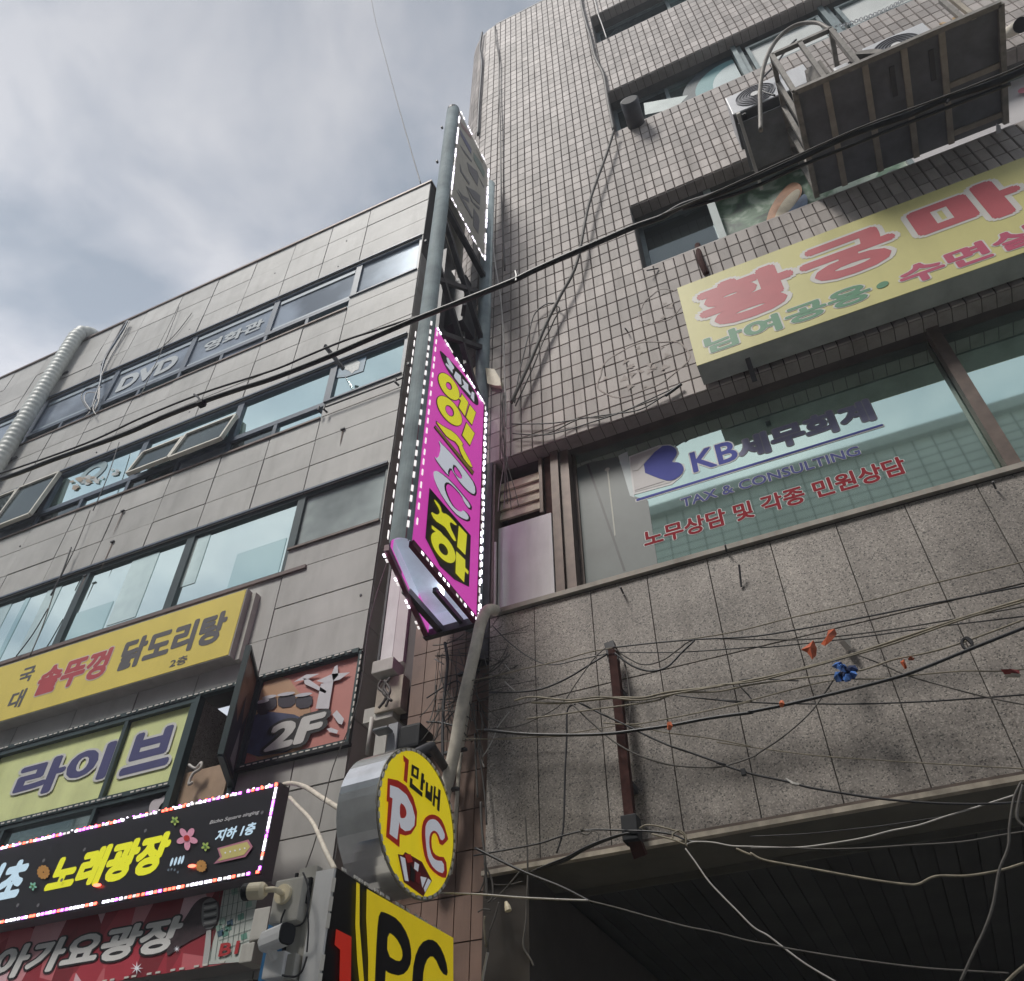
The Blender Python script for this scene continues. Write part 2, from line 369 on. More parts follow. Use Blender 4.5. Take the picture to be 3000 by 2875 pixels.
# rounded corner and the side running back
NA = 10
arc = [(CXL-(RC-G0)*math.sin(math.pi/2*i/NA), RC-(RC-G0)*math.cos(math.pi/2*i/NA)) for i in range(NA+1)]
for i in range(NA):
    (x0, y0), (x1, y1) = arc[i], arc[i+1]; gw.quad((x1, y1, 0), (x0, y0, 0) if False else (x0, y0, ZT0), (x0, y0, ZT1), (x1, y1, ZT1)) if False else gw.quad((x1, y1, ZT0), (x0, y0, ZT0), (x0, y0, ZT1), (x1, y1, ZT1))
gw.quad((CXL-RC+G0, 9, ZT0), (CXL-RC+G0, RC, ZT0), (CXL-RC+G0, RC, ZT1), (CXL-RC+G0, 9, ZT1))
gw.box(CXL, XR, .3, 9, ZT1-.3, ZT1)
gw.build('grout_wall', M_GROUT, TB)
# individual tiles
def tile_quads():
    T = []
    for (z0, z1) in ROWS:
        inwin = any(z0 >= a-1e-4 and z1 <= b+1e-4 for a, b in WROWS)
        nx = 17 if inwin else int((XR-CXL)/PX)
        for i in range(nx): T.append((CXL+i*PX, z0, z1, None))
        na = 11
        for i in range(na): T.append((i, z0, z1, na))
    return T
Q = []
j = .0075
for (x, z0, z1, na) in tile_quads():
    if na is None:
        x0, x1 = x+j/2, x+PX-j/2; c = (x+PX/2, 0, (z0+z1)/2)
        a, b = proj((x0, 0, z0)), proj((x1, 0, z1)); c1 = proj((x1, 0, z0)); vis = -20 < a[0] < 3010 and -20 < a[1] < 2900
        hid = (x > -.42 and 6.9 < z1 < 8.6) or (x > .9 and z1 > 8.9 and x < 3.2)
        ar = abs((b[0]-a[0])*(c1[1]-a[1])-(b[1]-a[1])*(c1[0]-a[0])) if vis and not hid else 0
        Q.append((ar, x0, x1, z0+j/2, z1-j/2))
    else:
        t0, t1 = math.pi/2*x/na+.004, math.pi/2*(x+1)/na-.004
        Q.append((-1, t0, t1, z0+j/2, z1-j/2))
Q.sort(key=lambda q: -q[0])
hshared = {}
def tile_geo(P, n_, e=.006, d=.006):
    """8 verts: outer rim on the grout and raised inner face"""
    return P
def tile_mesh(w_, h_):
    key = (round(w_, 4), round(h_, 4))
    if key not in hshared:
        mb = MB(); e_ = .005
        o_ = [(-w_/2, G0+.002, -h_/2), (w_/2, G0+.002, -h_/2), (w_/2, G0+.002, h_/2), (-w_/2, G0+.002, h_/2)]
        i_ = [(-w_/2+e_*.2, .003, -h_/2+e_*.2), (w_/2-e_*.2, .003, -h_/2+e_*.2), (w_/2-e_*.2, .003, h_/2-e_*.2), (-w_/2+e_*.2, .003, h_/2-e_*.2)]
        k_ = [(-w_/2+e_, 0, -h_/2+e_), (w_/2-e_, 0, -h_/2+e_), (w_/2-e_, 0, h_/2-e_), (-w_/2+e_, 0, h_/2-e_)]
        mb.v = o_+i_+k_; mb.f = [(0+a, 0+(a+1) % 4, 4+(a+1) % 4, 4+a) for a in range(4)]+[(4+a, 4+(a+1) % 4, 8+(a+1) % 4, 8+a) for a in range(4)]+[(8, 9, 10, 11)]
        me = mb.mesh('tile'); me.materials.append(M_TILEO); hshared[key] = me
    return hshared[key]
tf = MB(); tints = []
for n, (ar, a, b, z0, z1) in enumerate(Q):
    dy = random.uniform(-.0015, .0015)
    if ar > 0 and n < 300:
        o = link('tile', tile_mesh(b-a, z1-z0), None, TB, ((a+b)/2, dy, (z0+z1)/2)); o.rotation_euler = (random.uniform(-.006, .006), 0, random.uniform(-.008, .008)); continue
    e_ = .005; tv = random.random()**1.3 if random.random() > .03 else 1.25
    if ar >= 0:
        o_ = [(a, G0, z0), (b, G0, z0), (b, G0, z1), (a, G0, z1)]; k_ = [(a+e_, dy, z0+e_), (b-e_, dy, z0+e_), (b-e_, dy, z1-e_), (a+e_, dy, z1-e_)]
    else:
        def cp(t, r): return (CXL-r*math.sin(t), RC-r*math.cos(t))
        (x0, y0), (x1, y1) = cp(a, RC-G0), cp(b, RC-G0); (u0, w0), (u1, w1) = cp(a+.004, RC+dy), cp(b-.004, RC+dy)
        o_ = [(x1, y1, z0), (x0, y0, z0), (x0, y0, z1), (x1, y1, z1)]; k_ = [(u1, w1, z0+e_), (u0, w0, z0+e_), (u0, w0, z1-e_), (u1, w1, z1-e_)]
    n0 = len(tf.v); tf.v += o_+k_
    for q in range(4): tf.f.append((n0+q, n0+(q+1) % 4, n0+4+(q+1) % 4, n0+4+q))
    tf.f.append((n0+4, n0+5, n0+6, n0+7)); tints += [tv]*8
me = bpy.data.meshes.new('tile_field'); me.from_pydata(tf.v, [], tf.f); me.update()
at_ = me.attributes.new('tint', 'FLOAT', 'POINT'); at_.data.foreach_set('value', tints)
link('tile_field', me, M_TILE, TB)['kind'] = 'stuff'
# soffit under the tile band (tiles turned under) and recess head
st = MB()
st.box(CXL, XR, .014, .15, ZT0+.006, ZT0+.03); st.build('soffit_bed', M_GROUT, TB)
sf = MB()
for i in range(int((XR-CXL)/PX)): sf.box(CXL+i*PX+j/2, CXL+(i+1)*PX-j/2, .012, .145, ZT0-.004, ZT0+.005)
sf.build('soffit_tile', M_TILE, TB, kind='stuff')
for a, b in WROWS:
    s2 = MB()
    for i in range(int((XR-WX)/PX)): s2.box(WX+i*PX+j/2, WX+(i+1)*PX-j/2, .012, .16, b-.012, b-.002)
    s2.build('soffit_tile', M_TILE, TB, kind='stuff')
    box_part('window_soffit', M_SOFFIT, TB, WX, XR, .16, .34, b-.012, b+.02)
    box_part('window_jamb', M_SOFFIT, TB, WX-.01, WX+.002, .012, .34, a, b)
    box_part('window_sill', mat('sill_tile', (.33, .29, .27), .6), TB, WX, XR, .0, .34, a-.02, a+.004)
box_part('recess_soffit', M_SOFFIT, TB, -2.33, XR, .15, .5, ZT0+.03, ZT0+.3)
# rooftop coping
box_part('roof_coping', mat('roof_coping', (.3, .3, .3), .7), TB, CXL, XR, -.005, .35, ZT1, ZT1+.05)

# ---- upper windows
def framed(name, parent, x0, x1, z0, z1, Y, fm, gm, fw=.05, mull=(), pane='pane', dep=.05, transom=None):
    """frame ring of bars with mullions + separate panes"""
    mb = MB(); mb.box(x0, x1, Y-dep, Y+.01, z1-fw, z1); mb.box(x0, x1, Y-dep, Y+.01, z0, z0+fw)
    xs = [x0]+list(mull)+[x1]
    mb.box(x0, x0+fw, Y-dep+.003, Y+.01, z0+fw, z1-fw); mb.box(x1-fw, x1, Y-dep+.003, Y+.01, z0+fw, z1-fw)
    for q in mull: mb.box(q-fw/2, q+fw/2, Y-dep+.003, Y+.01, z0+fw, z1-fw)
    f = mb.build(name, fm, parent)
    out = []
    for i in range(len(xs)-1):
        g = gm[i % len(gm)] if isinstance(gm, (list, tuple)) else gm
        out.append(MB().quad((xs[i]+fw*.4, Y-.01, z0+fw*.4), (xs[i+1]-fw*.4, Y-.01, z0+fw*.4), (xs[i+1]-fw*.4, Y-.01, z1-fw*.4), (xs[i]+fw*.4, Y-.01, z1-fw*.4)).build(pane, g, f))
    return f, out
M_CARD = mat('pale_blind', (.50, .52, .50), .6, var=.15, vscale=2)
M_DARKP = mat('dark_blue_sheet', (.045, .05, .07), .6, var=.3, vscale=2)
GY = .32
c2 = S(2100, 0, .30612)
# top row
framed('window', TB, WX, XR, 15.73, 17.05, GY, M_GREYFR, [M_GLASSD, M_GLASSB, M_GLASS, M_GLASS], mull=(.55, 2.2, 3.8, 5.4))
# middle row: post at the left, pale sashes
pX = at(c2(190, 500), .2).x; pX2 = at(c2(1010, 100), .2).x
f, ps = framed('window', TB, WX, XR, 12.41, 13.75, GY, M_GREYFR, [M_GLASSD, M_GLASS, M_CARD, M_CARD], mull=(pX-1.0, pX, pX2, pX2+1.5))
for px_ in (pX, pX2):
    box_part('window_post', M_GREYFR, TB, px_-.06, px_+.0, .13, .30, 12.42, 13.73); box_part('window_post', M_GREYFR, TB, px_+.01, px_+.06, .17, .30, 12.42, 13.73)
for a_, b_ in ((pX+.1, pX2-.1), (pX2+.1, pX2+1.3)):
    fr_, _ = framed('window_sash', TB, a_, b_, 12.75, 13.55, .2, M_GREYFR, M_CARD, fw=.045)
# round dark arc with a pale disc on the left pane
FG = FY(.24)
cc = at(c2(60, 640), .24)
arc_out = [(cc.x+.62*math.cos(t), 13.0+.75*math.sin(t)) for t in [math.pi*2*i/40 for i in range(40)]]
arc_mid = [(cc.x+.05+.5*math.cos(t), 12.98+.62*math.sin(t)) for t in [math.pi*2*i/40 for i in range(40)]]
arc_in = [(cc.x+.14+.36*math.cos(t), 12.95+.5*math.sin(t)) for t in [math.pi*2*i/40 for i in range(40)]]
def clip(lp, z0, x1): return [(min(a, x1), max(b, z0)) for a, b in lp]
flat_uv(FG, [clip(arc_out, 12.43, pX-.08)], 0, fl('decal_dark_teal', (.03, .05, .06)), 'window_decal', TB)
flat_uv(FG, [clip(arc_mid, 12.43, pX-.08)], .003, fl('decal_teal', (.13, .28, .29)), 'window_decal', TB)
flat_uv(FG, [clip(arc_in, 12.43, pX-.08)], .006, fl('decal_pale', (.45, .53, .53)), 'window_decal', TB)
# lower row: dark pane, green printed film, poster right of the platform
M_GREENP = mat('green_printed_film', (.10, .16, .10), .35, var=.0)
_t = M_GREENP.node_tree; _b = _t.nodes['Principled BSDF']; _n = _t.nodes.new('ShaderNodeTexNoise'); _n.inputs['Scale'].default_value = 2.6; _n.inputs['Detail'].default_value = 5; _n.inputs['Distortion'].default_value = 1.6
_g = _t.nodes.new('ShaderNodeNewGeometry'); _t.links.new(_g.outputs['Position'], _n.inputs['Vector']); _c = _t.nodes.new('ShaderNodeValToRGB'); _t.links.new(_n.outputs[0], _c.inputs[0])
_c.color_ramp.elements[0].position = .38; _c.color_ramp.elements[0].color = (.035, .06, .045, 1); _c.color_ramp.elements[1].position = .62; _c.color_ramp.elements[1].color = (.36, .44, .36, 1)
_e = _c.color_ramp.elements.new(.5); _e.color = (.10, .19, .11, 1); _t.links.new(_c.outputs[0], _b.inputs['Base Color'])
g2 = S(2000, 300, 500/1707)
mx0 = at(g2(400, 1330), .3).x
f, ps = framed('window', TB, WX, XR, 9.12, 10.44, GY, M_GREYFR, [M_GLASSD, M_GREENP, fl('poster_white', (.52, .5, .5)), M_GLASSD], mull=(mx0, 1.12+.9, 4.9))
box_part('window_post', M_LTFR, TB, mx0-.05, mx0+.03, .16, .3, 9.13, 10.42)
FW2 = FY(.30)
flat(FW2, [smooth_loop([g2(830, 1250), g2(860, 1100), g2(960, 930), g2(1090, 800), g2(1190, 830), g2(1200, 930), g2(1090, 1080), g2(1010, 1170), g2(900, 1230)])], .012, fl('poster_orange', (.42, .21, .11), var=.25, vscale=8), 'window_decal', TB)
flat(FW2, [smooth_loop([g2(900, 1200), g2(1000, 1000), g2(1140, 870), g2(1190, 900), g2(1120, 1050), g2(1010, 1170)])], .015, fl('poster_cream', (.5, .44, .33), var=.2, vscale=8), 'window_decal', TB)
flat(FW2, [smooth_loop([g2(1010, 1160), g2(1110, 1060), g2(1210, 920), g2(1255, 960), g2(1250, 1060), g2(1150, 1110)])], .018, fl('poster_blue', (.2, .27, .4), var=.2, vscale=8), 'window_decal', TB)
c5 = S(2500, 0, 500/1960)
for k_, (cx0, cy0, rx, ry) in enumerate(((1790, 675, 60, 28), (1870, 800, 90, 22), (1940, 560, 70, 35), (1950, 1060, 60, 30), (1735, 1115, 35, 60), (1900, 640, 20, 40))):
    flat(FW2, [oval(c5(cx0, cy0), (rx*.255, -ry*.12), (0, ry*.255))], .02, fl('poster_pink', (.5, .16, .2), var=.1), 'window_decal', TB)

# ---- office windows level
SZ = 5.385
GK = .22
KX0, KX1, KX2 = -1.63, 1.36, 6.9
kf = MB(); kf.box(KX1-.035, KX1+.05, GK-.10, GK, SZ, 7.25); kf.build('window_post', M_BRONZE, TB)
kf = MB(); kf.box(-1.79, -1.72, .10, GK+.05, SZ, 7.2); kf.build('window_post', M_BRONZE, TB)
kf = MB(); kf.box(-1.715, -1.635, .13, GK+.04, SZ, 7.2); kf.build('window_post', M_BRONZE, TB)
wk, kp = framed('window', TB, -1.63, XR, SZ-.02, 7.30, GK+.03, M_BRONZE, [M_KBG, M_KBG], fw=.03, mull=(KX1,), dep=.03)
# louvre and white board at the left end
box_part('louvre_backing', mat('rust_backing', (.12, .06, .04), .8), TB, -2.30, -1.8, .28, .34, 6.3, 7.2)
kk = S(1400, 1100, .426)
for i in range(4):
    z = 6.42+i*.115; MB().hexa([(-2.28, .12, z), (-1.9, .12, z), (-1.9, .15, z+.005), (-2.28, .15, z+.005), (-2.28, .145, z+.11), (-1.9, .145, z+.11), (-1.9, .16, z+.112), (-2.28, .16, z+.112)]).build('louvre_slat', mat('yellowed_louvre', (.60, .53, .40), .6, var=.25, vscale=9, streak=.7), TB)
box_part('louvre_frame', M_BRONZE, TB, -1.9, -1.87, .1, .28, 6.35, 7.0); box_part('louvre_frame', M_RUST, TB, -1.865, -1.80, .14, .28, 5.4, 7.2)
box_part('white_board', M_WHITE, TB, -2.27, -1.80, .09, .12, SZ, 6.30)
box_part('corner_post', M_BRONZE, TB, -2.34, -2.275, .02, .3, SZ, ZT0-.01)

# ---- granite band
jx = [-2.29, -1.93, -1.49, -1.07, -.64, -.21, .22, .65, 1.08, 1.51, 1.94, 2.37, 2.8, 3.23, 3.66, 4.09, 4.52, 4.95, 5.4, 6.2, XR]
jz = [3.525, 4.56, 5.335]
box_part('wall', mat('granite_joint', (.10, .088, .078), .9), TB, -2.29, XR, .012, .3, 3.5, 5.36)
for a, b in zip(jx, jx[1:]):
    for z0, z1 in zip(jz, jz[1:]):
        d_ = random.uniform(-.002, .002); MB().box(a+.003, b-.003, d_, .03, z0+.0035, z1-.0035).build('granite_panel', M_GRAN, TB, bevel=.002)
box_part('stone_sill', mat('sill_stone', (.33, .30, .26), .7, var=.2, streak=.5), TB, -2.31, XR, -.03, .26, 5.345, 5.385)
box_part('sill_shadow_gap', M_JOINT, TB, -2.3, XR, .006, .05, 5.336, 5.346)
box_part('lintel_trim', M_TRIM, TB, -2.3, XR, -.022, .02, 3.478, 3.505); box_part('lintel_rail', M_BRONZE, TB, -2.3, XR, -.012, .02, 3.506, 3.524)
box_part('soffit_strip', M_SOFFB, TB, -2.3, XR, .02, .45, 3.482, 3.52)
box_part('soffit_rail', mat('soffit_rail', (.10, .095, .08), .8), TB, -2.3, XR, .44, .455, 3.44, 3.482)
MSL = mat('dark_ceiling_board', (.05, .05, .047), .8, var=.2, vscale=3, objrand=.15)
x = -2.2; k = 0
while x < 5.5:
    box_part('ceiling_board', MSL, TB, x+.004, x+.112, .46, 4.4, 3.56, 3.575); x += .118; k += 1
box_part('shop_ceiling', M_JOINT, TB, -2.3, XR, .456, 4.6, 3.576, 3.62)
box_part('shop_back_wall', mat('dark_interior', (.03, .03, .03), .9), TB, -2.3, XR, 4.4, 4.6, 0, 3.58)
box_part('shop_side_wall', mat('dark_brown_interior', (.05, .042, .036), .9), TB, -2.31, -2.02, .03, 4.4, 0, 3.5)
box_part('side_wall', M_GROUT, TB, -3.18+.3, -2.3, .75, 9, 0, ZT0)

# brown tiled pillar at the left end of the building: tiles are pieces
PB = .10
pil = MB(); pil.box(-2.98, -2.30, PB, .74, 0, ZT0-.02); pil.build('pillar', M_GROUT, TB)
pw_ = .113
zz0 = .0; kx = 0
rz = .26
for i in range(6):
    for k in range(27):
        z0 = .05+k*rz
        if z0+rz > 6.95 or z0 < 1.5: continue
        x0 = -2.98+i*pw_
        link('pillar_tile', None or (bpy.data.meshes.get('pillar_tile_m') or (lambda: (lambda mm: (setattr(mm, 'name', 'pillar_tile_m'), mm.materials.append(M_PTILE), mm)[2])(MB().box(-pw_/2+.003, pw_/2-.003, -.012, .002, -rz/2+.004, rz/2-.004).mesh('pillar_tile_m')))()), None, TB, (x0+pw_/2, PB, z0+rz/2))
# pillar tile further back in the gap, brighter light painted as a paler colour
GB = thing('tiled_partition_wall', 'narrow tiled wall, brighter light painted into its pink-brown tiles, in the gap between the two buildings', 'wall', (-3.5, 2.0, 0))
box_part('wall', M_GROUT, GB, -4.05, -2.9, 1.56, 1.9, 0, 10.9)
tm = MB().box(-.125, .125, -.012, .002, -.245, .245).mesh('gap_tile_m'); tm.materials.append(M_PTILE_LIT)
for i in range(4):
    for k in range(20): link('wall_tile', tm, None, GB, (-3.92+i*.262, 1.56, 1.3+k*.505))

# ================================================================== STONE CLAD BUILDING (left)
YA = .9; KA = 5.5/4.6
SB = thing('stone_clad_building', 'grey stone-panelled building with bands of teal windows', 'building', (-9, .9, 0))
def zA(z46): return 1.6+(z46-1.6)*KA
XE = -3.39*KA
xj = [XE]+[v*KA for v in (-4.405, -5.07, -5.74, -6.465, -7.2, -7.92, -8.66, -9.4, -10.1, -10.85, -11.6, -12.33, -13.06, -13.8, -14.5)]
ROOF = zA(13.42)
bands = [  # (z0, z1, kind) in readings at 4.6 m
 (12.92, 13.42), (12.38, 12.92), (11.93, 12.38)]
W5 = (zA(10.82), zA(11.91)); W5b = zA(11.06)
W4 = (zA(8.67), zA(9.66)); W4b = zA(8.93)
W3 = (zA(6.49), zA(7.51)); W3b = zA(6.77)
M_AG = M_JOINT
bw = MB()
def backA(x0, x1, z0, z1): bw.box(x0, min(x1, XE-.022), YA+.02, YA+.3, z0, z1)
xl = xj[-1]
backA(xl, XE, W5[1], ROOF); backA(xl, XE, W4[1], W5[0]); backA(xl, XE, W3[1], W4[0]); backA(xl, XE, 6.12, W3[0])
backA(-5.23, XE, 0, 6.12) if False else None
backA(-4.07, XE, 0, 6.12); backA(-5.23, -4.07, 0, 5.16); backA(xl, -5.23, 0, 4.6)
backA(xj[1], XE, W5[0], W5b) ; backA(xj[1], XE, W4[0], W4b)
backA(-4.08, XE, W5b, W5[1]); backA(-4.08, XE, W4b, W4[1]); backA(-4.08, XE, W3[0], W3[1])
bw.box(xl, XE-.024, YA+.3, 9, ROOF-.2, ROOF)
bw.build('backing_wall', M_JOINT, SB)
MB().quad((XE-.02, YA+.02, 0), (XE-.02, 9, 0), (XE-.02, 9, ROOF), (XE-.02, YA+.02, ROOF)).build('side_backing', M_JOINT, SB)
def panel(x0, x1, z0, z1):
    d_ = random.uniform(-.006, .005); MB().box(x0+.008, x1-.008, YA+d_, YA+.022, z0+.007, z1-.007).build('stone_panel', M_STONE, SB)
def prow(z0, z1, x_from=None, x_to=None, cols=None):
    cs = cols or xj
    for a, b in zip(cs[1:], cs[:-1]):
        if x_from is not None and a < x_from-1e-3: continue
        if x_to is not None and b > x_to+1e-3: continue
        panel(a, b, z0, z1)
for a, b in bands: prow(zA(a), zA(b))
for a, b in ((10.43, 10.82), (10.05, 10.43), (9.66, 10.05)): prow(zA(a), zA(b))
panel(xj[1], XE, W5[0], W5b-.0) ; panel(-4.08, XE, W5b, W5[1])
for a, b in ((8.30, 8.67), (7.90, 8.30), (7.51, 7.90)): prow(zA(a), zA(b))
panel(xj[1], XE, W4[0], W4b); panel(-4.08, XE, W4b, W4[1]); panel(-4.08, XE, W3b, W3[1])
panel(xj[1], XE, W3[0], W3b)
prow(6.585, W3[0], x_to=XE) if False else None
for a, b in ((6.12, 6.585), (6.585, W3[0]-.0)):
    prow(a, b, x_to=xj[1]+.001); 
panel(xj[1]+.001, XE, 6.12, 6.585); panel(xj[1]+.001, XE, 6.585, 6.954); panel(xj[1]+.001, XE, 6.954, W3[0])
panel(-4.08, XE, 5.17, 6.12)
for z0, z1 in ((4.84, 5.16), (4.42, 4.84), (3.9, 4.42), (3.4, 3.9)):
    panel(-4.62, XE, z0, z1); panel(-5.23, -4.62, z0, z1); panel(-5.9, -5.23, z0, min(z1, 4.6)) if z0 < 4.6 else None
# side return panels
for k in range(26):
    z0 = .4+k*.5
    if z0 > ROOF-.1: break
    for m_ in range(3):
        MB().box(XE-.018, XE+random.uniform(-.002, .002), YA+.02+m_*.6+.004, YA+.02+(m_+1)*.6-.004, z0+.004, min(z0+.5, ROOF)-.004).build('stone_panel', M_STONE, SB)
box_part('roof_coping', M_BRONZE, SB, xl, XE+.02, YA-.03, YA+.3, ROOF, ROOF+.05)
box_part('roof_coping', M_BRONZE, SB, XE-.28, XE+.021, YA+.3, 3.0, ROOF, ROOF+.05)
# small dark anchor holes / bolts
for (a, b) in ((2690/2.347+0, 0),): pass
random.seed(41)
for (a_, b_) in ((s_.real, s_.imag) for s_ in [complex(x, y) for x, y in ((555, 965), (434, 1041), (280, 1118), (410, 1045), (90, 1535), (58, 1600), (805, 800), (990, 780), (1015, 705), (555, 1207), (282, 1325), (1056, 1743), (120, 1118), (310, 1270))]):
    p_ = at((a_, b_), YA-.008); MB().tube([p_, p_+Vector((0, .02, 0))], .014, 8).build('anchor_hole', M_STEELD, SB)
M_DRIP = mat('rust_drip', (.17, .13, .11), .9, var=.3, vscale=30)
for (a_, b_, l_) in ((360, 1500, .42), (330, 1590, .5), (1005, 1260, .30), (250, 1690, .3)):
    p_ = at((a_, b_), YA-.009); flat_uv(FY(p_.y), [[(p_.x-.012, p_.z), (p_.x+.012, p_.z), (p_.x+.008, p_.z-l_*.6), (p_.x+.001, p_.z-l_), (p_.x-.006, p_.z-l_*.7)]], 0, M_DRIP, 'rust_drip', SB)
    MB().box(p_.x-.03, p_.x+.03, YA-.03, YA-.006, p_.z, p_.z+.02).build('anchor_lug', M_STEELD, SB)
# ---- window rows of the left building
def winA(xa, xb, z0, z1, gm, fm=M_BLUEFR, fw=.055, mull=(), dep=.05): return framed('window', SB, xa, xb, z0, z1, YA+.075, fm, gm, fw, mull, dep=dep)
m5 = [v*KA for v in (-4.39, -5.74, -7.19, -8.65, -10.1)]
winA(m5[0], -4.08, W5b, W5[1], M_FILM)
f5 = []
for a, b in zip(m5[1:]+[-11.5*KA, -13.0*KA], m5): f5.append(winA(a, b, W5b, W5[1], M_FILM))
def strip(za, zb, xs):
    for i, (a, b) in enumerate(zip(xs[1:], xs)):
        mid = (a+b)/2; winA(a, mid, za, zb, M_GLASSD, fw=.03); winA(mid, b, za, zb, M_FILM if i % 2 else M_GLASSB, fw=.03)
strip(W5[0], W5b, [xj[1], m5[1], m5[2], m5[3], m5[4], -11.5*KA, -13*KA])
# thin pale clip strips across the film windows
for (f_, p_), a, b in zip(f5, m5[1:]+[-11.5*KA], m5):
    box_part('film_band', fl('film_band', (.27, .33, .37)), f_, a+.08, b-.08, YA+.045, YA+.055, W5[1]-.19, W5[1]-.10)
    box_part('film_band', fl('film_band', (.27, .33, .37)), f_, a+.08, b-.08, YA+.045, YA+.055, W5b+.06, W5b+.14)
# 4th floor
m4 = [v*KA for v in (-4.41, -5.745, -7.23, -8.74, -10.2, -11.7, -13.2)]
w4r = winA(m4[0], -4.08, W4b, W4[1], M_GLASSB)
w4 = [winA(a, b, W4b, W4[1], M_GLASSB) for a, b in zip(m4[1:], m4)]
strip(W4[0], W4b, [xj[1]]+m4[1:])
# 3rd floor (tall panes)
m3 = [v*KA for v in (-4.41, -5.80, -7.235, -8.7, -10.2, -11.7, -13.2)]
M_FILM3 = glass('pale_frosted_pane', (.72, .8, .8), (.33, .37, .36), .08, .2)
winA(m3[0], -4.08, W3b, W3[1], M_FILM3, M_DGREEN, .045)
for a, b in zip(m3[1:], m3): winA(a, b, W3[0], W3[1], M_GLASS, M_DGREEN, .06)
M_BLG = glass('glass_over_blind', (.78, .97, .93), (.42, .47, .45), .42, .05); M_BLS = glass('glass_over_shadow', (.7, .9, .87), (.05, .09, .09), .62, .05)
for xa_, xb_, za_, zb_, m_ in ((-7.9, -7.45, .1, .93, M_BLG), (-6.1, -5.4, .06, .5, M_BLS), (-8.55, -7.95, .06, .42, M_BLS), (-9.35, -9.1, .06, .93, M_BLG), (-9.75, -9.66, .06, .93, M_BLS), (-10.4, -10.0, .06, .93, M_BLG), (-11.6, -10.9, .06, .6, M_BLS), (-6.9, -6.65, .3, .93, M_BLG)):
    box_part('blind_shade_band', m_, SB, xa_, xb_, YA+.058, YA+.063, W3[0]+(W3[1]-W3[0])*za_, W3[0]+(W3[1]-W3[0])*zb_)  # pale bands stand for blinds, dark bands paint shade onto the glass
box_part('window_ledge', mat('brown_ledge', (.14, .10, .09), .6), SB, xl, XE-.9, YA-.03, YA, W3[0]-.05, W3[0]-.004)
for z_ in (W5[0], W4[0]): box_part('window_ledge', M_BRONZE, SB, xl, xj[1], YA-.025, YA-.001, z_-.035, z_-.002)
for z_ in (W5[1], W4[1], W3[1]): box_part('window_head', M_BLUEFR, SB, xl, -4.09, YA-.02, YA-.001, z_+.002, z_+.03)
box_part('window_ledge', M_BRONZE, SB, xj[1], -4.08, YA-.03, YA-.001, W3b-.03, W3b-.002); box_part('window_ledge', M_BLUEFR, SB, xj[1], -4.08, YA-.03, YA-.001, W5b-.03, W5b-.002); box_part('window_ledge', M_BLUEFR, SB, xj[1], -4.08, YA-.03, YA-.001, W4b-.03, W4b-.002)
# lettering on the film windows
r1 = S(0, 900, .426); FA = FY(YA+.06)
ML = fl('pale_film_lettering', (.5, .53, .54), rough=.9, spec=.1)
text('DVD', FY(YA+.05), r1(785, 592), r1(1245, 310), ML, 'lettering', SB, h=0, bold=.05)
text('영화관', FY(YA+.05), r1(1385, 318), r1(1825, 70), ML, 'lettering', SB, h=0, bold=.035)
# tilted open sashes on the 4th floor
def sash(tl, tr, br, bl, Yt, Yb):
    A, B = at(tl, Yt), at(tr, Yt); B.z = A.z = (A.z+B.z)/2; Cc, D = at(br, Yb), at(bl, Yb); Cc.z = D.z = (Cc.z+D.z)/2
    xa = (A.x+D.x)/2; xb = (B.x+Cc.x)/2; A.x = D.x = xa; B.x = Cc.x = xb
    mb = MB(); nrm = (B-A).cross(D-A).normalized()
    for p, q in ((A, B), (B, Cc), (Cc, D), (D, A)): mb.bar(p, q, .035, .06, nrm)
    f = mb.build('open_sash', M_CREAMFR, SB)
    MB().quad(D, Cc, B, A).build('pane', M_GLASSD, f)
sash(r1(965, 1015), r1(1232, 910), r1(1195, 1010), r1(892, 1158), YA-.02, YA-.12)
sash(r1(1252, 893), r1(1588, 762), r1(1556, 897), r1(1207, 1018), YA-.02, YA-.14)
sash(r1(100, 1270), r1(384, 1145), r1(240, 1415), r1(-40, 1520), YA-.02, YA-.12)
sash(r1(-240, 1400), r1(95, 1275), r1(-30, 1515), r1(-330, 1640), YA-.02, YA-.06)
# torn film fragments on 4F panes
r2 = S(700, 500, .426)
MT = fl('torn_film', (.45, .47, .46), var=.2, vscale=20); MT2 = fl('torn_film_dark', (.13, .22, .30), var=.25, vscale=10); MTB = fl('torn_film_tape', (.09, .12, .16))
flat(FA, [[r2(650, 1340), r2(780, 1275), r2(885, 1255), r2(855, 1380), r2(740, 1420), r2(635, 1430)]], .004, MT2, 'torn_film', SB)
flat(FA, [[r2(720, 1310), r2(790, 1290), r2(835, 1320), r2(825, 1370), r2(800, 1380), r2(780, 1400), r2(760, 1380), r2(730, 1370)]], .008, MT, 'torn_film', SB)
MB().bar(at(r2(590, 1205), .55), at(r2(720, 1365), .8), .055, .03).build('steel_arm', M_STEELD, SB)
MB().bar(at(r2(735, 1420), .93), at(r2(775, 1500), .93), .06, .01).build('tape_strip', MTB, SB)
flat(FA, [oval(r1(640, 1140), (95, -32) if False else (40, -18), (-12, 28)), oval(r1(640, 1140), (22, -10), (-6, 14))], .004, fl('faded_letter', (.25, .34, .36)), 'lettering', SB)
random.seed(3)
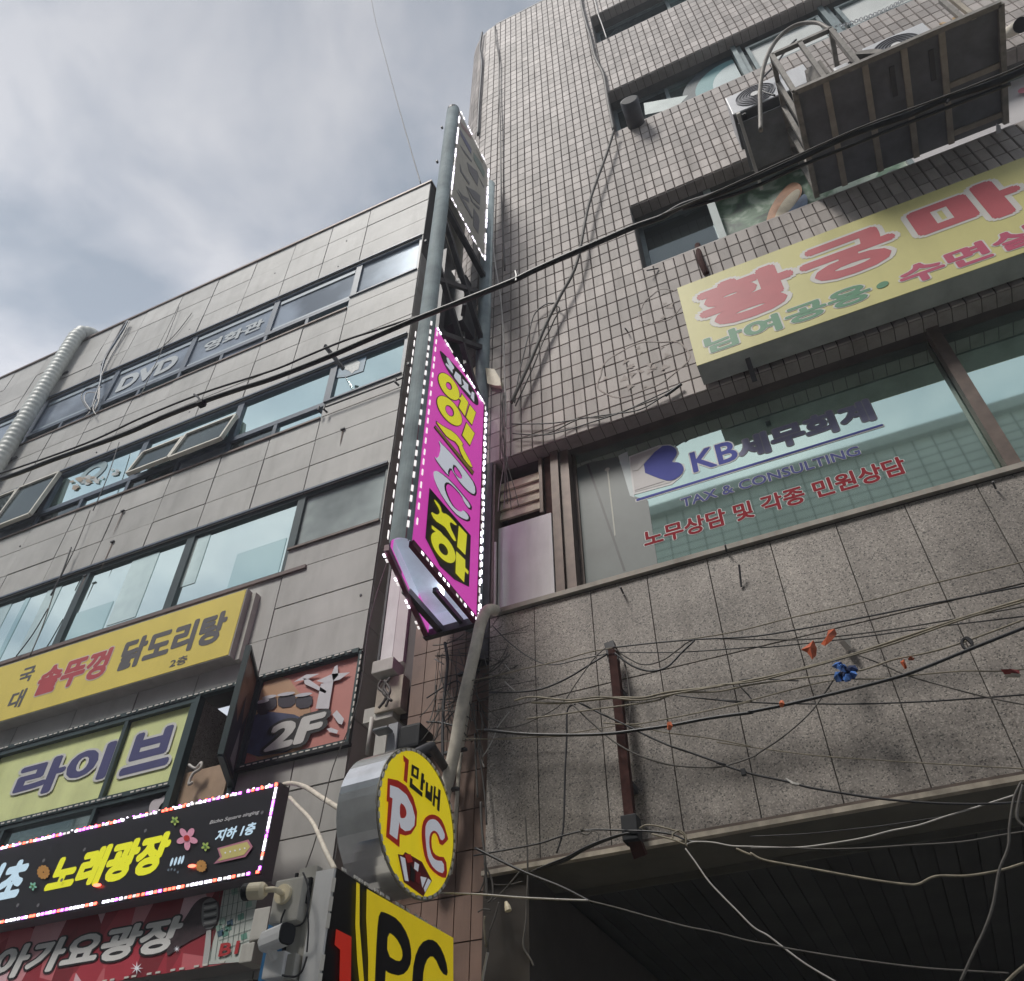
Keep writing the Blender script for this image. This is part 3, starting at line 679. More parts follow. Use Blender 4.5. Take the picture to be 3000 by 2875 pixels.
for k in range(26):
    cx0 = random.uniform(490, 820); cy0 = 1230-(cx0-490)*.28+random.uniform(-30, 25); s_ = random.uniform(10, 26)
    flat(FA, [[r1(cx0+s_*math.cos(t)*random.uniform(.4, 1.3), cy0+s_*.7*math.sin(t)*random.uniform(.4, 1.3)) for t in (0, 1.1, 2.2, 3.3, 4.4, 5.4)]], .006+k*.0004, random.choice((MT, MT, fl('torn_film_tan', (.34, .27, .2)))), 'torn_film', SB)
# pipe along the 4F sill and brackets
for p_ in ((r2(1130, 1425), r2(600, 1625)),):
    MB().tube([at(p_[0], YA-.08), at(p_[1], YA-.08)], .012).build('cable_rail', M_STEELD, SB)
for p_ in (r2(1090, 1465), r2(560, 1655), r2(600, 1650)):
    a_ = at(p_, YA-.05); MB().tube([a_+Vector((0, -.04, .05)), a_+Vector((0, -.05, -.03)), a_+Vector((.03, 0, -.06))], .014).build('rail_bracket', M_STEELD, SB)

# ---- 2nd floor: lime windows with big letters, open casement, poster window
a3 = S(0, 1600, .426)
Z20, Z21 = 5.16, 6.08
M_LIME = mat('lime_window_film', (.66, .71, .33), .5, var=.1, vscale=2.5, streak=.22)
lw, lp = framed('window', SB, -10.8, -5.99, Z20, Z21, YA+.04, M_DGREEN, [M_LIME], fw=.05, mull=(-8.72, -6.87), dep=.06)
box_part('window_frame_head', M_DGREEN, SB, -10.8, -4.09, YA-.03, YA+.03, Z21+.002, Z21+.05)
NV = fl('navy_print', (.055, .055, .16)); WH = fl('pale_halo_print', (.58, .58, .56))
FL_ = FY(YA+.02)
text('라이', FL_, a3(55, 1765), a3(815, 1335), NV, 'lettering', SB, h=.002, bold=.045, outline=(WH, .05), shear=-.0)
text('브', FL_, a3(812, 1590), a3(1240, 1215), NV, 'lettering', SB, h=.002, bold=.045, outline=(WH, .05))
led_line(SB, (-10.5, YA-.036, Z21+.026), (-4.15, YA-.036, Z21+.026), 88, [M_LEDOFF], (0, -1, 0), (.024, .007, .006))
led_line(SB, (-10.0, YA-.03, Z20+.018), (-6.0, YA-.03, Z20+.018), 58, [M_LEDOFF], (0, -1, 0), (.022, .007, .006))
# lower glass strip
framed('window', SB, -10.8, -5.99, 4.62, Z20-.004, YA+.05, M_DGREEN, [M_GLASSD, M_GLASSD, M_GLASS, fl('night_print', (.05, .05, .06))], fw=.04, mull=(-8.9, -8.1, -6.9), dep=.06)
flat(FY(YA+.03), [smooth_loop([a3(1030, 1790), a3(1060, 1745), a3(1110, 1740), a3(1140, 1710), a3(1145, 1750), a3(1100, 1790), a3(1090, 1840), a3(1060, 1820), a3(1030, 1850)], 1)], .01, fl('pale_print', (.5, .46, .48)), 'window_decal', SB)
# open casement opening
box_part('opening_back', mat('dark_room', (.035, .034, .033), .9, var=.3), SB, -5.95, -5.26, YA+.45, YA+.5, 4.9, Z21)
box_part('opening_jamb', M_GRAN, SB, -5.98, -5.94, YA+.06, YA+.5, 4.9, Z21)
box_part('window_post', M_DGREEN, SB, -5.985, -5.93, YA-.03, YA+.05, 4.6, Z21); box_part('window_post', M_DGREEN, SB, -5.28, -5.225, YA-.03, YA+.05, 4.9, Z21)
box_part('cardboard_sheet', fl('plywood', (.36, .25, .17), var=.15, vscale=6), SB, -5.93, -5.40, YA+.06, YA+.08, 4.85, 5.3)
kn = [a3(1300, 1505), a3(1345, 1530), a3(1385, 1490), a3(1380, 1530), a3(1335, 1560), a3(1310, 1600), a3(1300, 1640), a3(1325, 1625)]
MB().tube(catmull([at(p_, YA-.03) for p_ in kn]), .014, 6).build('knotted_rope', M_CABW, None, smooth=True, label='knotted white cord tied at the open window beside the lime panes', cat='cord')
# casement sash swung out
zt = Z21; o1 = atZ(a3(1710, 690), zt+.0); o2 = atZ(a3(1490, 1500), 5.0)
hx = -5.25; oy = o1.y; ox = o1.x
P0, P1, P2, P3 = Vector((hx, YA-.02, 5.0)), Vector((ox, oy, 5.0)), Vector((ox, oy, zt)), Vector((hx, YA-.02, zt))
mb = MB(); nn_ = (P1-P0).cross(P3-P0).normalized()
for p, q in ((P0, P1), (P1, P2), (P2, P3), (P3, P0)): mb.bar(p, q, .03, .05, nn_)
cs = mb.build('open_sash', M_DGREEN, SB)
MB().quad(P0, P1, P2, P3).build('pane', fl('printed_pane', (.20, .13, .085), var=.35, vscale=4), cs)
uvf = Fr(P0, (P1-P0), nn_ if nn_.x > 0 else -nn_)
W_ = (Vector((P1.x, P1.y, 0))-Vector((P0.x, P0.y, 0))).length
flat_uv(uvf, [[(.05, .06), (W_-.05, .06), (W_-.06, .55), (W_*.6, .42), (W_*.45, .75), (W_*.3, .5), (.06, .7)]], .006, fl('dark_print', (.03, .03, .045)), 'window_decal', SB)
flat_uv(uvf, [[(.1, .1), (W_*.5, .12), (W_*.35, .45), (.13, .3)]], .009, fl('grey_print', (.3, .33, .33)), 'window_decal', SB)
# poster window
t5 = S(700, 1700, .426)
pf, pp = framed('window', SB, -5.225, -4.06, 5.165, 6.10, YA+.03, M_DGREEN, [fl('salmon_print', (.50, .20, .17), var=.05)], fw=.03, dep=.05)
FP_ = FY(YA+.015)
flat(FP_, [smooth_loop([t5(135, 715), t5(330, 650), t5(400, 760), t5(520, 900), t5(440, 1210), t5(40, 1275)], 1)], .001, fl('tan_print', (.45, .27, .16), var=.08), 'window_decal', SB)
flat(FP_, [smooth_loop([t5(120, 900), t5(260, 910), t5(420, 930), t5(460, 1000), t5(420, 1170), t5(40, 1230), t5(60, 1050)], 1)], .003, fl('blue_print', (.055, .065, .13), var=.2, vscale=10), 'window_decal', SB)
for q_ in ((215, 850, 50), (330, 830, 62), (450, 835, 60), (170, 880, 45)):
    flat(FP_, [smooth_loop([t5(q_[0]-q_[2], q_[1]-35), t5(q_[0]+q_[2], q_[1]-50), t5(q_[0]+q_[2]*.95, q_[1]+40), t5(q_[0]-q_[2]*.9, q_[1]+55)], 1)], .005+.001*(q_[0] % 7), fl('drum_dark_print', (.035, .03, .045), var=.2), 'window_decal', SB)
    flat(FP_, [oval(t5(q_[0], q_[1]-42), (q_[2]*.42, -4), (0, 5))], .014, fl('chrome_print', (.5, .5, .54)), 'window_decal', SB)
WPR = fl('white_print', (.58, .57, .6))
for q_ in ([(385, 705), (470, 655), (560, 650), (470, 690)], [(540, 700), (650, 650), (770, 640), (700, 690), (600, 715)], [(665, 600), (685, 590), (690, 660), (655, 700), (645, 650)],
           [(570, 720), (655, 700), (625, 890), (535, 890)], [(450, 680), (490, 690), (610, 770), (600, 785), (460, 720)], [(650, 930), (680, 900), (730, 960), (715, 1000), (690, 990)], [(610, 1030), (640, 1020), (690, 1040), (680, 1062), (630, 1050)]):
    flat(FP_, [[t5(*v) for v in q_]], .016, WPR, 'window_decal', SB)
text('2F', FP_, t5(175, 1195), t5(615, 905), fl('letter_grey_white', (.55, .55, .53)), 'lettering', SB, h=.019, bold=.05, outline=(fl('black_print', (.02, .02, .022)), .09), shear=.12, hgap=.004)
led_line(SB, (-4.045, YA-.035, 6.05), (-4.045, YA-.035, 5.2), 12, [M_LEDOFF], (0, -1, 0), (.022, .007, .006))
led_line(SB, (-5.2, YA-.03, 5.165), (-4.08, YA-.03, 5.165), 16, [M_LEDOFF], (0, -1, 0), (.022, .006, .006))
box_part('window_ledge', M_BLACK, SB, -5.23, -4.03, YA-.05, YA-.002, 5.12, 5.15)

# lower wall cladding of the left building behind signs continues
box_part('wall', M_STONE, SB, xl, -5.9, YA, YA+.021, 0, 4.59)

# ================================================================== MAGENTA SIGN (projecting, D-nosed)
XM = -2.34; FM = FX(XM)
MG = thing('projecting_sign', 'tall projecting magenta sign with yellow and white letters, LED edging and blue-grey rounded nose', 'sign', (-2.4, -.1, 5.2))
YN, YW, ZB, ZT, ZP0, ZP1 = -1.09, -.10, 5.26, 7.72, 10.14, 12.45
mag = mat('magenta_lit_panel', (.50, .055, .36), .4, emit=.26, ecol=(.62, .06, .42), var=.05)
# nose: half-round steel cap
def nose(z0, z1, name, m):
    mb = MB(); n = 12; pr_ = []
    for i in range(n+1):
        t = math.pi*i/n; pr_.append((-2.422+.082*math.cos(t), YN+.02-.075*math.sin(t)))
    b = len(mb.v)
    for z in (z0, z1):
        for p in pr_: mb.v.append((p[0], p[1], z))
    for i in range(n): mb.f.append((b+i, b+i+1, b+n+2+i, b+n+1+i))
    mb.f.append(tuple(b+n+1+i for i in range(n+1)))
    return mb.build(name, m, MG, smooth=False)
nose(ZB, 12.5, 'rounded_nose', M_POLE)
MB().tube([(-2.422, YN+.02, 12.46), (-2.422, YN+.02, 12.52)], .078, 14).build('nose_cap', M_STEELD, MG)
for z_ in (11.95, 11.0, 9.2, 7.2): MB().box(-2.53, -2.51, YN-.05, YN-.02, z_, z_+.03).build('hinge_lug', M_STEELD, MG)
# back pole on the wall
MB().tube([(-2.43, -.0, 5.3), (-2.43, -.0, 12.5)], .075, 12).build('back_pole', M_POLE, MG, smooth=True)
# lower lightbox
LB = Vector((-2.76, -.06, ZB)); 
box_part('face_panel', mag, MG, XM-.006, XM, YN+.03, YW, ZB+.02, ZT)
mb = MB(); mb.hexa([(-2.52, YN+.03, ZB), (-2.51, YN+.03, ZB), (-2.74, YW, ZB), (-2.76, YW, ZB), (-2.52, YN+.03, ZT), (-2.51, YN+.03, ZT), (-2.74, YW, ZT), (-2.76, YW, ZT)])
mb.build('rear_face_panel', mag, MG)
M_MAR = fl('maroon_edge', (.12, .02, .05)); M_IN = mat('lightbox_inside', (.50, .58, .64), .5, emit=.10, ecol=(.7, .85, 1), var=.25, vscale=3)
e1 = MB(); e1.bar((XM-.01, YN+.03, ZB), (XM-.01, YW, ZB), .035, .05); e1.build('bottom_rail', M_MAR, MG)
e1 = MB(); e1.bar((-2.52, YN+.0, ZB), (-2.76, YW, ZB), .035, .05); e1.build('bottom_rail', M_MAR, MG)
e1 = MB(); e1.bar((-2.78, YW, ZB), (XM, YW, ZB), .05, .06); e1.build('bottom_rail', M_STEELD, MG)
e1 = MB(); e1.bar((-2.64, YN+.45, ZB+.01), (-2.64, YW, ZB+.01), .05, .05); e1.build('inner_rail', M_STEELD, MG)
e1 = MB(); e1.bar((-2.46, YN+.55, ZB+.02), (-2.46, YW, ZB+.02), .03, .04); e1.build('inner_rail', M_STEELD, MG)
e1 = MB(); e1.bar((XM-.01, YW, ZB), (XM-.01, YW, ZT), .03, .04); e1.build('edge_rail', M_MAR, MG)
MB().quad((-2.5, YN+.05, ZB+.10), (-2.345, YN+.05, ZB+.10), (-2.345, YW, ZB+.16), (-2.75, YW, ZB+.16)).build('light_diffuser', M_IN, MG)
for q_ in (((-2.505, YN+.05), (-2.745, YW)),):
    (xa, ya), (xb, yb) = q_; MB().quad((xa, ya, ZB+.02), (xb, yb, ZB+.02), (xb, yb, ZB+.55), (xa, ya, ZB+.55)).build('light_diffuser', M_IN, MG)
MB().quad((-2.75, YW-.02, ZB+.02), (-2.345, YW-.02, ZB+.02), (-2.345, YW-.02, ZB+.55), (-2.75, YW-.02, ZB+.55)).build('light_diffuser', M_IN, MG)
MB().tube([(-2.47, -.42, ZB+.05), (-2.47, -.42, ZB+.4)], .018, 8).build('light_tube', M_TUBE, MG)
# upper faded panel
PALE = mat('faded_cream_panel', (.42, .41, .36), .55, var=.08, vscale=4, streak=.2)
box_part('upper_panel', PALE, MG, XM-.01, XM, YN+.03, -.21, ZP0, ZP1)
MB().hexa([(-2.52, YN+.03, ZP0), (-2.51, YN+.03, ZP0), (-2.70, YW, ZP0), (-2.72, YW, ZP0), (-2.52, YN+.03, ZP1), (-2.51, YN+.03, ZP1), (-2.70, YW, ZP1), (-2.72, YW, ZP1)]).build('upper_rear_panel', PALE, MG)
u3 = S(1300, 300, 160/653)
FADE = fl('faded_grey_lettering', (.15, .155, .17)); FADE2 = fl('faded_blue_print', (.14, .15, .24)); FADE3 = fl('faded_green_print', (.19, .25, .23))
for q_, m_ in (([(190, 320), (330, 560), (325, 625), (200, 400)], FADE2), ([(355, 600), (440, 720), (490, 840), (480, 905), (360, 690)], FADE3), ([(190, 510), (335, 700), (330, 720), (240, 600)], FADE),
               ([(275, 720), (400, 830), (415, 890), (400, 1005), (300, 830)], FADE), ([(190, 735), (215, 830), (310, 970), (300, 990), (195, 830)], FADE), ([(265, 1005), (370, 1060), (435, 1120), (430, 1230), (350, 1150)], FADE),
               ([(265, 1010), (345, 1190), (430, 1260), (420, 1290), (330, 1190)], FADE), ([(165, 1040), (230, 1120), (295, 1150), (300, 1200), (220, 1150)], FADE), ([(145, 1050), (225, 1160), (270, 1210), (350, 1390), (335, 1390), (240, 1230)], FADE),
               ([(355, 1265), (415, 1370), (425, 1420), (410, 1575), (350, 1480)], FADE), ([(195, 230), (320, 390), (330, 440), (215, 300)], fl('faded_pink_print', (.30, .2, .2))), ([(420, 900), (480, 1010), (475, 1025)], FADE), ([(380, 560), (465, 700), (465, 735)], fl('faded_tan_print', (.27, .24, .19)))):
    flat(FM, [[u3(*v) for v in q_]], .004, m_, 'faded_lettering', MG)
# steel trusses in the open middle bay
for a_, b_, w_ in (((-2.43, YN+.05, ZT+.05), (-2.43, -.05, 8.75), .05), ((-2.43, YN+.05, 8.6), (-2.43, -.05, 9.75), .045), ((-2.43, YN+.05, 8.95), (-2.43, -.05, 7.9), .05), ((-2.43, YN+.05, 9.9), (-2.43, -.05, 8.9), .05),
                  ((-2.43, YN+.05, ZT+.02), (-2.43, -.05, ZT+.02), .045), ((-2.43, YN+.05, ZP0-.03), (-2.43, -.05, ZP0-.03), .06), ((-2.70, YN+.6, ZT), (-2.70, YN+.6, ZP0), .09), ((-2.68, -.08, ZT), (-2.68, -.08, ZP0), .14), ((-2.43, -.45, 9.0), (-2.68, -.08, 9.0), .04), ((-2.43, -.35, 8.1), (-2.68, -.08, 9.6), .03)):
    MB().bar(a_, b_, w_).build('truss_bar', M_STEELD, MG)
box_part('ballast_box', M_STEELD, MG, -2.72, -2.5, -.35, -.08, 8.9, 9.7); box_part('back_plate', mat('dark_plate', (.075, .085, .095), .7), MG, -2.80, -2.76, -.5, .0, 7.6, 10.2)
# traced lettering
m1 = S(1180, 940, 260/1061); m2 = S(1180, 1380, 260/977)
BLK = fl('black_lettering', (.015, .013, .015)); YEL = mat('yellow_lettering', (.62, .60, .02), .4, emit=.22, ecol=(.75, .72, .03), var=.04); WHT = mat('white_lettering', (.66, .68, .72), .4, emit=.16, ecol=(.75, .8, .9), var=.04)
def outl(lp, k):
    cxm = sum(p[0] for p in lp)/len(lp); cym = sum(p[1] for p in lp)/len(lp); out = []
    n = len(lp)
    for i in range(n):
        a, b, c = lp[i-1], lp[i], lp[(i+1) % n]
        def nn(p, q):
            dx, dy = q[0]-p[0], q[1]-p[1]; L_ = math.hypot(dx, dy) or 1; return dy/L_, -dx/L_
        n1_, n2_ = nn(a, b), nn(b, c); nx, ny = n1_[0]+n2_[0], n1_[1]+n2_[1]; L_ = math.hypot(nx, ny) or 1; s_ = min(1.8, 2/max(L_, .7))
        out.append((b[0]+nx/L_*k*s_, b[1]+ny/L_*k*s_))
    return out
def area(lp): return sum(lp[i-1][0]*lp[i][1]-lp[i][0]*lp[i-1][1] for i in range(len(lp)))/2
def grow(lp, k): return outl(lp, k if area(lp) > 0 else -k)
cnt = [0]
def glyph(fr, loops, m, parent, om=None, k=2.5, h=.002, name='lettering', drop=None):
    """first loop is the outside, the others holes (photo readings)"""
    cnt[0] += 1; h = h+cnt[0]*.00012
    if om is not None:
        ho = [grow(loops[0], k)]+[grow(l, -k) for l in loops[1:]]
        if drop: ho = [[(x+drop[0], y+drop[1]) for x, y in l] for l in ho]
        flat(fr, ho, h, om, name+'_outline', parent)
    return flat(fr, loops, h+.003, m, name, parent)
def M1(*a): return [m1(*p) for p in a]
def M2(*a): return [m2(*p) for p in a]
glyph(FM, [smooth_loop(M1((425, 350), (470, 380), (640, 560), (780, 730), (880, 880), (905, 1000), (880, 1020), (800, 950), (640, 750), (500, 560)), 2)], BLK, MG)
for lp in (M1((510, 445), (530, 450), (600, 560), (600, 580), (580, 590), (585, 635), (500, 530), (505, 510), (545, 545), (520, 490)), M1((620, 610), (680, 665), (690, 770), (665, 760), (610, 690), (600, 660)),
           M1((700, 700), (770, 770), (770, 830), (800, 880), (795, 900), (750, 850), (690, 790), (720, 770)), M1((815, 850), (842, 870), (840, 975), (800, 920))):
    glyph(FM, [lp], WHT, MG, h=.007)
def OV(f_, cx0, cy0, ax, ay, bx, by): 
    c_ = f_(cx0, cy0); s_ = 260/1061 if f_ is m1 else 260/977
    return oval(c_, (ax*s_, ay*s_), (bx*s_, by*s_))
glyph(FM, [OV(m1, 545, 790, 108, 150, 62, -60), OV(m1, 545, 783, 30, 42, 24, -24)], YEL, MG, BLK, 2.2)
glyph(FM, [OV(m1, 552, 1080, 130, 165, 70, -66), OV(m1, 553, 1080, 42, 62, 34, -30)], YEL, MG, BLK, 2.2)
glyph(FM, [M1((700, 880), (775, 980), (735, 1140), (662, 1035), (690, 960), (660, 925), (690, 915))], YEL, MG, BLK, 2.2)
glyph(FM, [M1((795, 1010), (865, 1100), (820, 1245), (750, 1155))], YEL, MG, BLK, 2.2)
glyph(FM, [M1((755, 1225), (850, 1350), (795, 1490), (705, 1370))], YEL, MG, BLK, 2.2)
glyph(FM, [smooth_loop(M1((380, 1195), (460, 1260), (610, 1340), (720, 1480), (690, 1490), (835, 1760), (790, 1740), (700, 1620), (650, 1465), (530, 1400), (460, 1310)), 1)], YEL, MG, BLK, 2.2)
glyph(FM, [M1((385, 1265), (840, 1810), (825, 1840), (375, 1280))], fl('ochre_lettering', (.58, .45, .09)), MG, BLK, 2.0)
glyph(FM, [smooth_loop(M1((415, 1425), (455, 1480), (510, 1530), (650, 1690), (760, 1830), (850, 1960), (860, 2080), (800, 2060), (700, 1960), (640, 1880), (560, 1740), (520, 1830), (565, 1865), (480, 1790), (360, 1620), (410, 1660), (450, 1520)), 1), smooth_loop(M1((600, 1700), (700, 1840), (700, 1900), (650, 1880), (580, 1790)), 1)], WHT, MG, BLK, 2.4, drop=(3, 3))
glyph(FM, [smooth_loop(M2((325, 20), (350, 0), (400, 20), (520, 120), (650, 270), (735, 380), (728, 420), (670, 350), (640, 270), (540, 160), (480, 120), (445, 150), (455, 230), (520, 370), (590, 440), (640, 455), (655, 430), (718, 500), (710, 545), (640, 520), (560, 460), (430, 290), (345, 120)), 1)], WHT, MG, BLK, 2.4, drop=(4, 3))
glyph(FM, [M2((285, 190), (740, 715), (720, 1280), (560, 1200), (400, 1050), (240, 740))], BLK, MG)
for lp in (smooth_loop(M2((330, 315), (400, 400), (410, 470), (470, 480), (575, 590), (570, 610), (500, 560), (500, 620), (575, 775), (545, 780), (460, 640), (430, 610), (330, 550), (285, 450), (350, 490), (385, 480), (390, 440), (330, 340)), 1), M2((600, 610), (688, 705), (670, 930), (580, 840)), M2((570, 890), (668, 985), (668, 1070), (705, 1110), (700, 1145), (665, 1110), (655, 1230), (562, 1130)), M2((300, 605), (400, 680), (550, 890), (545, 905), (430, 790), (370, 700), (300, 640))):
    glyph(FM, [lp], YEL, MG, h=.009)
flat(FM, [OV(m2, 425, 850, 115, 160, 70, -60), OV(m2, 425, 870, 40, 62, 34, -22)], .0155, YEL, 'lettering', MG)
# LED modules
led_line(MG, (XM+.003, YN+.05, ZT-.02), (XM+.003, YN+.05, ZB+.05), 21, [M_LEDDIM], (1, 0, 0), (.028, .007, .006))
led_line(MG, (-2.352, YN-.03, ZT+.05), (-2.352, YN-.03, ZB+.05), 21, [M_LEDDIM], (.8, -.6, 0), (.028, .008, .006))
led_line(MG, (-2.508, YN-.012, ZT-.0), (-2.508, YN-.012, ZB+.05), 19, [M_LEDDIM], (-1, -.3, 0), (.036, .008, .006))
led_line(MG, (XM+.003, YW+.005, ZT), (XM+.003, YW+.005, ZB), 30, [M_LEDW], (1, 0, 0), (.024, .009, .006))
led_line(MG, (XM+.003, YW+.03, ZT-.05), (XM+.003, YW+.03, ZB-.05), 30, [M_LEDW], (1, 0, 0), (.018, .008, .006))
led_line(MG, (XM+.003, YN+.06, ZB-.0), (XM+.003, YW, ZB-.0), 15, [M_LEDW], (1, 0, 0), (.016, .010, .006), gap=lambda i: i % 4 == 0)
led_line(MG, (XM+.003, YN+.04, ZT+.01), (XM+.003, YW, ZT+.01), 22, [M_LEDW], (1, 0, 0), (.014, .009, .006), gap=lambda i: i % 5 == 2)
led_line(MG, (-2.545, YN+.0, ZB-.03), (-2.78, YW, ZB-.03), 16, [M_LEDW], (0, 0, -1), (.016, .007, .006), gap=lambda i: i % 4 > 1)
led_line(MG, (XM+.004, YN+.04, ZP1-.03), (XM+.004, YN+.04, ZP0+.04), 19, [M_LEDW], (1, 0, 0), (.042, .008, .006), gap=lambda i: i in (3, 8))
led_line(MG, (XM+.004, -.225, ZP1+.0), (XM+.004, -.225, ZP0), 19, [M_LEDW], (1, 0, 0), (.045, .009, .006))
led_line(MG, (XM+.004, YN+.05, ZP0+.0), (XM+.004, -.23, ZP0+.0), 20, [M_LEDW], (1, 0, 0), (.014, .009, .006), gap=lambda i: i % 4 == 3)
led_line(MG, (XM+.004, YN+.05, ZP1+.02), (XM+.004, -.23, ZP1+.02), 20, [M_LEDW], (1, 0, 0), (.014, .008, .006), gap=lambda i: i % 5 > 2)
for i_ in range(3):
    MB().tube([(-2.356+.002*i_, YN-.03+.03*i_, ZT), (-2.356, YN-.03+.03*i_, ZB)], .003, 5).build('led_wire', M_MAR, MG)

# ================================================================== ROUND PC SIGN
RS = thing('round_sign', 'round yellow PC sign with a polished steel drum rim hanging in the gap', 'sign', (-2.3, -.79, 3.5))
ra = .0527; RC_ = Vector((-2.3, -.786, 3.504)); RR = .385
uR = Vector((math.sin(ra), math.cos(ra), 0)); nR = Vector((math.cos(ra), -math.sin(ra), 0))
FR_ = Fr(RC_, uR, nR)
M_DRUM = mat('polished_drum_steel', (.85, .84, .82), .17, metal=1, var=.12, vscale=5, streak=.25)
# slightly faceted drum, its uneven facets shaped to give banded reflections
dm = MB(); n = 56; DW = .24; random.seed(19); jit = [random.uniform(-.0032, .0032) for _ in range(56)]
ring = [];
for k_, (dd, rr) in enumerate(((0, RR), (-DW, RR))):
    for i in range(n):
        t = 2*math.pi*i/n; rj = rr*(1+jit[i]); p = RC_+uR*rj*math.cos(t)+Vector((0, 0, 1))*rj*math.sin(t)+nR*dd; dm.v.append(tuple(p))
for i in range(n): dm.f.append((i, (i+1) % n, n+(i+1) % n, n+i))
dm.f.append(tuple(n+i for i in range(n)))
dm.build('drum_rim', M_DRUM, RS)
M_RY = mat('yellow_lit_face', (.62, .50, .012), .35, emit=.16, ecol=(.9, .72, .02), var=.08, vscale=4, streak=.15)
circ = [(RR*.985*math.cos(2*math.pi*i/60), RR*.985*math.sin(2*math.pi*i/60)) for i in range(60)]
flat_uv(FR_, [circ], -.003, M_RY, 'face', RS, thick=.006)
edge = [(RR*1.0*math.cos(2*math.pi*i/60), RR*1.0*math.sin(2*math.pi*i/60)) for i in range(60)]; inner_ = [(RR*.955*math.cos(2*math.pi*i/60), RR*.955*math.sin(2*math.pi*i/60)) for i in range(60)]
flat_uv(FR_, [edge, inner_], .001, mat('face_trim', (.25, .24, .2), .5, metal=.5), 'face_trim', RS, thick=.008)
for i in range(44):
    if i % 11 == 7: continue
    t = 2*math.pi*i/44; led(RS, RC_+uR*RR*.965*math.cos(t)+Vector((0, 0, 1))*RR*.965*math.sin(t)+nR*.005, -uR*math.sin(t)+Vector((0, 0, 1))*math.cos(t), nR, M_LEDOFF, (.016, .007, .005))
g6 = S(700, 2200, .40816)
def G6(*a): return [g6(*p) for p in a]
RED = mat('red_lettering', (.42, .022, .016), .4, emit=.05, ecol=(.6, .03, .02), var=.04)
WL = mat('bright_white_lettering', (.62, .63, .66), .4, emit=.09, ecol=(.85, .87, .95), var=.03)
Pout = G6((1058, 200), (1130, 215), (1190, 255), (1240, 340), (1268, 440), (1262, 540), (1225, 600), (1185, 612), (1143, 600), (1140, 695), (1045, 620), (1062, 370), (1050, 365))
Pin = G6((1072, 250), (1130, 270), (1190, 320), (1230, 400), (1250, 480), (1245, 540), (1215, 575), (1180, 580), (1148, 555), (1138, 510), (1122, 640), (1068, 600), (1090, 345), (1070, 335))
glyph(FR_, [Pout], RED, RS, h=.004); glyph(FR_, [Pin, smooth_loop(G6((1142, 372), (1175, 395), (1192, 440), (1185, 480), (1160, 490), (1140, 480)), 1)], WL, RS, h=.006)
Cout = smooth_loop(G6((1300, 560), (1318, 490), (1360, 458), (1410, 465), (1455, 510), (1490, 630), (1492, 640), (1437, 695), (1410, 600), (1385, 590), (1368, 630), (1375, 720), (1410, 760), (1475, 768), (1485, 915), (1440, 912), (1370, 860), (1325, 780), (1303, 660)), 1)
Cin = smooth_loop(G6((1322, 560), (1340, 510), (1370, 492), (1405, 500), (1440, 545), (1470, 620), (1440, 655), (1415, 590), (1385, 572), (1355, 600), (1350, 680), (1370, 760), (1400, 790), (1455, 795), (1460, 885), (1410, 868), (1365, 820), (1335, 740)), 1)
glyph(FR_, [Cout], RED, RS, h=.004); glyph(FR_, [Cin], WL, RS, h=.006)
glyph(FR_, [G6((1168, 35), (1208, 70), (1195, 235), (1172, 215), (1182, 85), (1172, 78))], RED, RS, h=.004)
for lp in ([(1230, 100), (1282, 130), (1275, 210), (1225, 180)],): glyph(FR_, [G6(*lp), G6((1246, 128), (1268, 143), (1263, 185), (1241, 168))], BLK, RS, h=.004)
for lp in ([(1300, 160), (1318, 172), (1308, 290), (1290, 280)], [(1308, 205), (1325, 215), (1322, 238), (1306, 228)], [(1218, 195), (1235, 208), (1232, 238), (1306, 305), (1304, 335), (1214, 262)],
           [(1332, 225), (1347, 235), (1343, 290), (1362, 303), (1366, 250), (1380, 260), (1372, 372), (1326, 335)], [(1390, 255), (1402, 264), (1392, 405), (1378, 392)], [(1395, 318), (1425, 345), (1422, 362), (1393, 338)], [(1420, 275), (1436, 288), (1426, 440), (1410, 425)]):
    glyph(FR_, [G6(*lp)], BLK, RS, h=.004)
# fanned playing cards print
glyph(FR_, [G6((1128, 745), (1165, 752), (1180, 730), (1300, 800), (1372, 935), (1310, 1048), (1170, 945))], fl('dark_red_print', (.16, .012, .015)), RS, h=.004)
for lp, m_ in (([(1140, 760), (1175, 775), (1200, 940), (1175, 935)], WL), ([(1172, 748), (1215, 745), (1230, 800), (1195, 810)], RED), ([(1245, 800), (1275, 820), (1268, 870), (1240, 850)], WL), ([(1285, 905), (1330, 915), (1300, 985)], WL), ([(1215, 820), (1245, 870), (1240, 950), (1212, 930)], BLK), ([(1340, 920), (1362, 938), (1318, 1020), (1310, 990)], WL), ([(1255, 870), (1290, 880), (1275, 960), (1250, 940)], fl('mid_red_print', (.3, .03, .035)))):
    glyph(FR_, [G6(*lp)], m_, RS, h=.007)
MB().tube([(-2.42, -.79, 3.88), (-2.42, -.5, 4.1), (-2.6, .1, 4.2)], .03, 8).build('support_arm', M_STEELD, RS, smooth=True)

